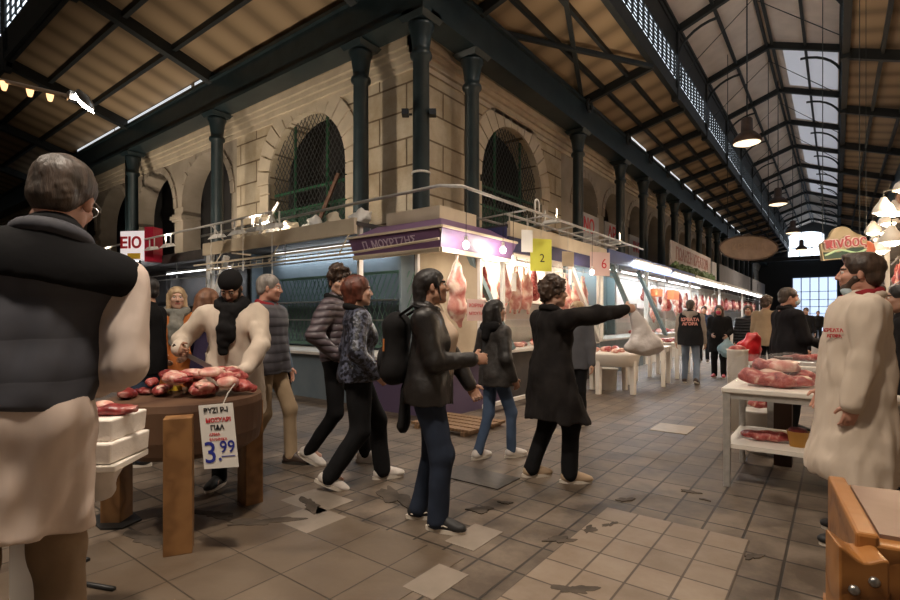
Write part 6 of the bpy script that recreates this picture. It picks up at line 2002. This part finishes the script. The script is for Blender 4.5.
    if beard:
        head_part([cone((-0.058, 0.015, -0.03), (-0.03, 0.06, -0.085), 0.022, 0.024), cone((0.058, 0.015, -0.03), (0.03, 0.06, -0.085), 0.022, 0.024), cone((-0.03, 0.062, -0.088), (0.03, 0.062, -0.088), 0.028, 0.028), cone((-0.022, 0.087, -0.042), (0.022, 0.087, -0.042), 0.0075, 0.0075)], 'beard', beard, hv, 0.012, 0.002)
    if mask == 'chin':
        head_part([cone((-0.035, 0.062, -0.098), (0.035, 0.062, -0.098), 0.027, 0.027), cone((-0.04, 0.05, -0.115), (0.04, 0.05, -0.115), 0.02, 0.02), cone((-0.045, 0.05, -0.09), (-0.078, -0.005, 0.0), 0.0025, 0.0025), cone((0.045, 0.05, -0.09), (0.078, -0.005, 0.0), 0.0025, 0.0025)], 'face_mask', mask_blue, hv)
    elif mask is not None and mask != 'none':
        head_part([ell((0, 0.070, -0.048), (0.056, 0.050, 0.050)), ell((0, 0.10, -0.03), (0.022, 0.018, 0.022)), cone((-0.045, 0.06, -0.03), (-0.08, -0.005, 0.0), 0.003, 0.003), cone((0.045, 0.06, -0.03), (0.08, -0.005, 0.0), 0.003, 0.003)], 'face_mask', mask, hv)
    t['_h'] = s
    return t, dict(s=s, rz=rz, wr=[Vector((pos[0], pos[1], 0)) + RZ3 @ (w * s) for w in wr], el=[Vector((pos[0], pos[1], 0)) + RZ3 @ (w * s) for w in el], up=lambda v: Vector((pos[0], pos[1], 0)) + RZ3 @ (up(v) * s), RZ=RZ3 @ T, hd=lambda v: Vector((pos[0], pos[1], 0)) + RZ3 @ (hd(Vector(v)) * s))

def spot(px, d):
    p = at(px, HORIZON, d)
    return (p.x, p.y)

# ---- the man in the quilted vest, close at the left edge, seen from behind
p0 = spot(8, 1.62)
_, vm = person('man seen from behind in slate quilted vest over white coat, left edge', p0, -8, 1.94, vest_m, khaki_trs, shoe_brown, 'ruddy', ('short', 'greybrown'), lean=5, roll=10, head=(-20, -6), vox=0.010, hem=0.965, wide=0.02, coat=(coat_pnk, 0.605, -0.01), girth=0.97, collar=True, yoke=cloth('black_fleece', (0.006, 0.006, 0.007)),
               hands=((-0.30, 0.40, 1.05), at(95, 388, 1.92)), poles=((-0.5, -1, -0.4), (0.45, -1, -0.5)), feet=((-0.12, 0, 0, 10, 0), (0.12, 0.05, 0, -10, 0)), leg=1.1, armr=1.0)
gl = MB().tube([vm['hd']((0.079, -0.01, 0.012)), vm['hd']((0.078, 0.07, 0.014)), vm['hd']((0.066, 0.098, 0.012))], 0.003, 5)
rim = [vm['hd']((0.036 + 0.026 * math.cos(a), 0.104 - 0.006 * math.cos(a), 0.008 + 0.02 * math.sin(a))) for a in [2 * PI * k / 14 for k in range(15)]]
gl.tube(rim, 0.002, 5, cap=False)
tag(gl.build('spectacles', steel), 'thin spectacles worn by the man in slate vest', 'spectacles')

# ---- the butcher in a black cap behind the round block
p0 = spot(236, 4.14)
_, bu = person('butcher in white coat, black cap and black scarf cutting meat at the block', p0, 166, 1.74, coat_wht, black_trs, shoe_black, 'olive', ('none', 'black'), lean=9, head=(-6, -32), vox=0.011, hem=0.62, flare=0.03, girth=1.12, collar=True, scarf=(black_cloth, True), cap=black_cloth, beard=HAIR['black'],
               hands=((-0.16, 0.40, 0.98), (0.32, 0.30, 1.14)), poles=((-1, -0.2, 0.1), (0.8, -0.6, -0.5)), curl=(0.9, 1.5), feet=((-0.13, 0.05, 0, 15, 0), (0.13, 0.0, 0, -15, 0)))
w = bu['wr'][1]
tk = thing('carving_knife', 'long knife in the fist of the black-capped butcher', 'knife', w + Vector((0.02, -0.03, 0.0)), YAW)
MB().beam((-0.03, 0, 0.03), (0.05, 0.0, -0.03), 0.026, 0.022).build('handle', mat('dark_knife_handle', (0.05, 0.03, 0.02), rough=0.5), tk)
MB().add([(0.05, 0, -0.02), (0.05, 0, -0.055), (0.26, 0, -0.17), (0.25, 0, -0.12), (0.05, 0.004, -0.02), (0.05, 0.004, -0.055), (0.26, 0.004, -0.17), (0.25, 0.004, -0.12)], [(0, 1, 2, 3), (7, 6, 5, 4), (0, 4, 5, 1), (1, 5, 6, 2), (2, 6, 7, 3), (3, 7, 4, 0)]).build('blade', steel, tk)

# ---- onlookers behind the butcher
person('man in black jacket and jeans half hidden behind the vest man\'s arm', spot(147, 4.75), 62, 1.74, black_cloth, jeans_bl, shoe_black, 'tan', ('short', 'black'), vox=0.014, hem=0.84, girth=1.1)
person('blonde woman in orange coat and grey scarf facing the camera at left', spot(177, 5.35), 178, 1.68, orange_wool, black_trs, shoe_brown, 'fair', ('long', 'blonde'), head=(6, 0), vox=0.014, hem=0.58, flare=0.03, scarf=(scarf_grey, True), bust=True, hands=((-0.10, 0.22, 1.02), (0.12, 0.2, 1.0)))
person('chestnut-haired woman in navy coat half hidden behind the butcher', spot(208, 5.0), -60, 1.64, navy_coat, black_trs, shoe_brown, 'fair', ('long', 'chestnut'), head=(10, -10), vox=0.014, hem=0.7, bust=True)
_, gm = person('grey-haired man in dark quilted waistcoat, blue sleeves and beige trousers', spot(264, 4.72), -128, 1.78, band_mat('dark_quilted_waistcoat', (0.04, 0.036, 0.042), (0.07, 0.064, 0.075), 0.08, 'Z', rough=0.6, bump=0.4, dist=0.012, noise=0.8), beige_trs, shoe_brown, 'ruddy', ('short', 'grey'), head=(26, -4), vox=0.013, hem=0.84, girth=1.05, coat=(cloth('dusty_blue_cloth', (0.10, 0.14, 0.20)), 0.86, 0.0), collar=red_cloth, feet=((-0.10, 0.22, 0, 5, 0), (0.10, -0.12, 0.02, -5, -12)), hands=((-0.30, 0.05, 0.86), (0.28, 0.1, 0.84)), sole=sole_dark)
w = gm['wr'][0]
u0 = w + Vector((0, 0, -0.08))
ub = MB().tube([(0, 0, 0.06), (0, 0, -0.12), (0.015, 0.02, -0.5), (0.018, 0.022, -0.62)], [0.016, 0.028, 0.02, 0.006], 10)
tag(ub.build('folded_umbrella', black_cloth, smooth=True, loc=u0), 'folded black umbrella held by the grey-haired man', 'umbrella')

# ---- the couple walking right
person('young man with curly dark hair in mauve-brown puffer jacket', spot(339, 4.75), -112, 1.86, puff_brown, black_trs, shoe_white, 'fair', ('curly', 'brown'), head=(-48, -6), vox=0.012, hem=0.90, collar=black_cloth, feet=((-0.08, 0.22, 0, 5, 0), (0.08, -0.24, 0.04, -5, -22)), hands=((-0.22, 0.10, 0.98), (0.24, 0.08, 0.97)), poles=((-0.9, -0.9, 0), (0.9, -0.9, 0)), sole=sole_white)
person('red-haired woman in dark patterned puffer jacket and black trousers', spot(361, 4.16), -82, 1.73, puff_pat, black_trs, shoe_white, 'fair', ('bob', 'red'), head=(2, 2), vox=0.012, hem=0.86, bust=True, collar=black_cloth, feet=((-0.09, 0.20, 0.0, 4, 0), (0.08, -0.26, 0.035, -6, -24)), hands=((-0.2, 0.10, 0.95), (0.215, 0.10, 0.93)), poles=((-0.7, -1, 0), (0.7, -1, 0)), leg=1.25)

# ---- the woman in the leather jacket
_, lw = person('woman with black hair in black leather jacket looking up to the right', spot(431, 3.36), -100, 1.69, leather, jeans_dk, shoe_skate, 'tan', ('tied', 'black'), lean=1, head=(14, 6), vox=0.010, hem=0.84, bust=True, collar=True, shirt=cream_top, feet=((-0.09, -0.10, 0, 10, 0), (0.10, 0.07, 0, -12, 0)),
               hands=((-0.10, 0.28, 0.90), (0.10, 0.30, 1.14)), poles=((-0.6, -1, -0.4), (0.5, -0.8, -1.0)), curl=(0.9, 1.5), leg=1.2, girth=1.04)
zp = MB()
for (a, b) in (((0.045, 0.150, -0.06), (0.075, 0.135, 0.30)), ((-0.045, 0.150, -0.06), (-0.08, 0.13, 0.34))):
    zp.tube([lw['up'](a), lw['up'](((a[0] + b[0]) / 2, 0.162, (a[2] + b[2]) / 2)), lw['up'](b)], 0.004, 5)
zo = zp.build('zips', steel)
zo.parent = _
zo.matrix_parent_inverse = Matrix.LocRotScale(_.location, _.rotation_euler, None).inverted()
# jacket knotted round her waist, hanging behind
pr = [cone((-0.07, -0.15, -0.02), (-0.06, -0.18, -0.27), 0.05, 0.045, 0.6), cone((0.07, -0.15, -0.02), (0.08, -0.17, -0.25), 0.05, 0.045, 0.6), cone((0, -0.16, 0), (0, -0.18, -0.26), 0.06, 0.05, 0.6)]
mb = sdf_mesh(pr, 0.013, 0.04, disp=wob(8, 0.008, 24))
mb.v = [tuple(lw['up'](v)) for v in mb.v]
o = raw_build(mb, 'knotted_jacket', black_cloth)
tag(o, 'black jacket hanging from the waist of the leather jacketed woman', 'jacket')
# her backpack
bp = thing('backpack', 'black backpack worn by the woman in the leather jacket', 'backpack', lw['up']((0, -0.235, 0.29)), lw['rz'])
mb = sdf_mesh([cone((-0.09, 0, -0.17), (0.09, 0, -0.17), 0.072, 0.072), cone((-0.075, 0.01, 0.13), (0.075, 0.01, 0.13), 0.065, 0.065), cone((0, 0, -0.17), (0, 0, 0.14), 0.085, 0.075), cone((-0.09, 0, -0.15), (-0.075, 0.01, 0.12), 0.072, 0.065), cone((0.09, 0, -0.15), (0.075, 0.01, 0.12), 0.072, 0.065)], 0.012, 0.06, disp=wob(21, 0.004, 24))
raw_build(mb, 'bag', black_cloth, bp)
mb = sdf_mesh([ell((0, -0.085, -0.10), (0.11, 0.035, 0.10))], 0.01, 0.02)
raw_build(mb, 'front_pocket', cloth('black_cordura', (0.016, 0.015, 0.016)), bp)
MB().tube([(0.145, -0.045, 0.05), (0.15, -0.045, -0.03)], 0.006, 6).build('zip_pull', mat('orange_zip_pull', (0.45, 0.16, 0.04), rough=0.5), bp)
for sg in (-1, 1):
    MB().tube([(sg * 0.10, 0.05, 0.20), (sg * 0.12, 0.14, 0.26), (sg * 0.13, 0.23, 0.24), (sg * 0.14, 0.31, 0.12), (sg * 0.15, 0.27, -0.04)], 0.018, 8, ry=0.5).build('strap', black_cloth, bp, smooth=True)

# ---- the smaller woman with the black hood of hair
person('short woman with long black hair seen from behind, blue jeans and white shoes', spot(496, 4.95), -52, 1.55, mat('worn_dark_jacket', (0.02, 0.018, 0.017), (0.05, 0.045, 0.042), rough=0.5, scale=8, bump=0.4, bscale=20), jeans_bl, shoe_white, 'tan', ('long', 'black'), head=(-18, 2), vox=0.012, hem=0.80, bust=True, girth=1.08, hood=black_cloth,
       feet=((-0.06, -0.20, 0, 5, 0), (0.08, 0.16, 0, -8, 0)), hands=((-0.24, 0.08, 0.9), (0.24, 0.06, 0.88)), leg=0.95)
# ---- the woman in the long black coat, arm stretched out
hw = at(628, 309, 4.18)
_, cw = person('woman in long black coat stretching her arm out to the right', spot(553, 4.28), -72, 1.70, cloth('black_wool_coat', (0.012, 0.0105, 0.0105), (0.022, 0.019, 0.018)), black_trs, shoe_tan, 'fair', ('curly', 'brown'), lean=2, twist=14, head=(-16, 4), vox=0.011, hem=0.53, flare=0.055, girth=1.12, bust=True, collar=True,
               hands=((-0.26, 0.06, 0.86), hw), poles=((-0.5, -1, -0.4), (0.3, -0.3, -1)), curl=(0.6, 1.45), feet=((-0.10, -0.16, 0.0, 5, 0), (0.10, 0.12, 0, -8, 0)), leg=1.22, armr=1.08)
# the carrier bag in her hand
w = cw['wr'][1] + (cw['wr'][1] - cw['el'][1]).normalized() * 0.08
bt = thing('carrier_bag', 'white plastic carrier bag hanging from the outstretched hand', 'bag', w, YAW)
mb = sdf_mesh([cone((0.0, 0, -0.02), (0.075, 0, -0.28), 0.016, 0.115, 0.5), ell((0.085, 0, -0.315), (0.145, 0.06, 0.065))], 0.010, 0.05, disp=wob(77, 0.007, 34))
raw_build(mb, 'bag', mat('thin_white_plastic', (0.66, 0.60, 0.57), (0.74, 0.68, 0.65), rough=0.4, alpha=0.93, scale=8, bump=0.4, bscale=22), bt)
mb = sdf_mesh([ell((0.10, -0.005, -0.33), (0.085, 0.064, 0.035))], 0.010, 0.02)
raw_build(mb, 'contents', mat('meat_seen_through_plastic', (0.40, 0.28, 0.27), (0.5, 0.38, 0.36), rough=0.5, scale=10), bt)
MB().tube([(-0.01, 0, -0.03), (-0.02, 0, 0.03), (0.02, 0, 0.03), (0.02, 0, -0.03)], 0.006, 6).build('handle', bagm, bt)
# ---- the vendor behind her
person('blond stallholder in grey behind the round white table', spot(577, 6.5), 150, 1.56, cloth('grey_fleece', (0.10, 0.10, 0.11)), black_trs, shoe_brown, 'fair', ('bob', 'blonde'), vox=0.016, hem=0.8)

# ---- far walkers in the right hall
_, fv = person('man from behind in black waistcoat with lettered back and pale jeans', spot(691, 10.4), -6, 1.74, cloth('black_waistcoat', (0.014, 0.014, 0.016)), jeans_pale, shoe_brown, 'tan', ('short', 'greybrown'), vox=0.016, hem=0.80, coat=(hood_grey, 0.84, 0.0), girth=1.22, hood=hood_grey, feet=((-0.14, 0.16, 0, 8, 0), (0.11, -0.14, 0.03, -8, -18)))
for txt, z in (('ΚΡΕΑΤΑ', 0.40), ('ΑΓΟΡΑ', 0.315)):
    lt_ = text_mb(txt, 0.085, 0.004, bold=0.004)
    lt_ = place(lt_, (0, -0.172 * 1.06, 0))
    lo_ = lt_.build('back_lettering', mat('pale_red_lettering', (0.62, 0.28, 0.24), rough=0.7))
    lo_.parent = _
    lo_.location = (0, -0.012, 0.935 + z - 0.02)
_, mw = person('woman in black coat with pink-red face mask and blue carrier bag', spot(719, 11.5), 172, 1.63, black_cloth, black_trs, mat('red_shoe', (0.35, 0.04, 0.05), rough=0.5), 'fair', ('long', 'brown'), vox=0.018, hem=0.62, flare=0.02, mask=mask_red, hands=((-0.2, 0.22, 1.02), (0.12, 0.24, 1.04)), girth=1.1, leg=1.15)
w = mw['wr'][0]
bt = thing('carrier_bag', 'pale blue plastic bag held by the woman with the pink-red mask', 'bag', w, YAW)
mb = sdf_mesh([cone((0, 0, -0.04), (0, 0, -0.18), 0.03, 0.1, 0.6), ell((0, 0, -0.30), (0.21, 0.1, 0.17))], 0.016, 0.06, disp=wob(33, 0.01, 24))
raw_build(mb, 'bag', mat('pale_blue_plastic', (0.25, 0.42, 0.52), (0.36, 0.52, 0.60), rough=0.4, scale=6), bt)
person('woman in dark puffer jacket walking towards the camera, far middle', spot(748, 11.2), 178, 1.62, puff_black, khaki_trs, shoe_brown, 'tan', ('bob', 'brown'), vox=0.018, hem=0.78, girth=1.15)
person('person in tan jacket turned away beside the dark puffer woman', spot(766, 10.0), -25, 1.76, tan_cloth, black_trs, shoe_brown, 'tan', ('curly', 'brown'), vox=0.018, hem=0.8, girth=1.1)
person('person in blue clothes far behind the meat tables', spot(704, 15.5), 170, 1.7, jeans_dk, black_trs, shoe_brown, 'tan', ('short', 'brown'), vox=0.022)
_, mm_ = person('older man in black coat with pale blue face mask behind the second table', spot(788, 6.15), -62, 1.72, cloth('black_overcoat', (0.013, 0.012, 0.014)), black_trs, shoe_black, 'ruddy', ('short', 'greybrown'), head=(-14, -4), vox=0.013, hem=0.55, girth=1.2, collar=True, mask=mask_blue, hands=((-0.2, 0.22, 1.0), (0.16, 0.30, 1.05)))
for px, d, lab, ph in ((806, 17, 'dark-clothed shopper far away below the bright doors', 170), (783, 21, 'tiny dark shopper far down the hall, left of the doors', 10), (818, 26, 'tiny shopper far down the hall, right of the doors', 180)):
    person(lab, spot(px, d), ph, 1.68, black_cloth, black_trs, shoe_brown, 'tan', ('short', 'brown'), vox=0.024)
# ---- the big butcher at right
p0 = spot(862, 3.08)
_, rb = person('bearded butcher in long off-white coat, mask under his chin, at right', p0, 100, 1.755, coat_wht, black_trs, shoe_black, 'ruddy', ('thick', 'brown'), lean=-2, head=(-10, 0), vox=0.010, hem=0.40, flare=0.06, girth=1.32, collar=True, scarf=(red_cloth, False), beard=HAIR['brown'], mask='chin', armr=1.15,
               hands=((-0.28, 0.10, 0.80), (0.28, 0.16, 0.86)), poles=((-0.6, -1, 0), (0.6, -1, 0)), curl=(0.7, 0.7), feet=((-0.12, 0.05, 0, 10, 0), (0.12, 0, 0, -10, 0)))
em = [place(text_mb('ΚΡΕΑΤΑ', 0.03, 0.002, bold=0.001), (0, 0, 0)), place(text_mb('ΑΓΟΡΑ', 0.026, 0.002, bold=0.001), (0, 0, -0.035))]
eo = join(*em).build('breast_embroidery', ink_red)
eo.parent = _
eo.location = (-0.165, 0.165, 1.29)
eo.rotation_euler = (0.25, 0, -2.35)
# ---- dark figures at the right edge
person('person in black jacket cut by the right edge of the picture', spot(903, 3.9), 95, 1.62, black_cloth, black_trs, shoe_black, 'tan', ('short', 'black'), vox=0.014, hem=0.8, girth=1.15)
person('dark-clothed stallholder standing behind the bearded butcher', spot(874, 5.6), 60, 1.74, black_cloth, black_trs, shoe_black, 'tan', ('short', 'black'), vox=0.016, hem=0.8)
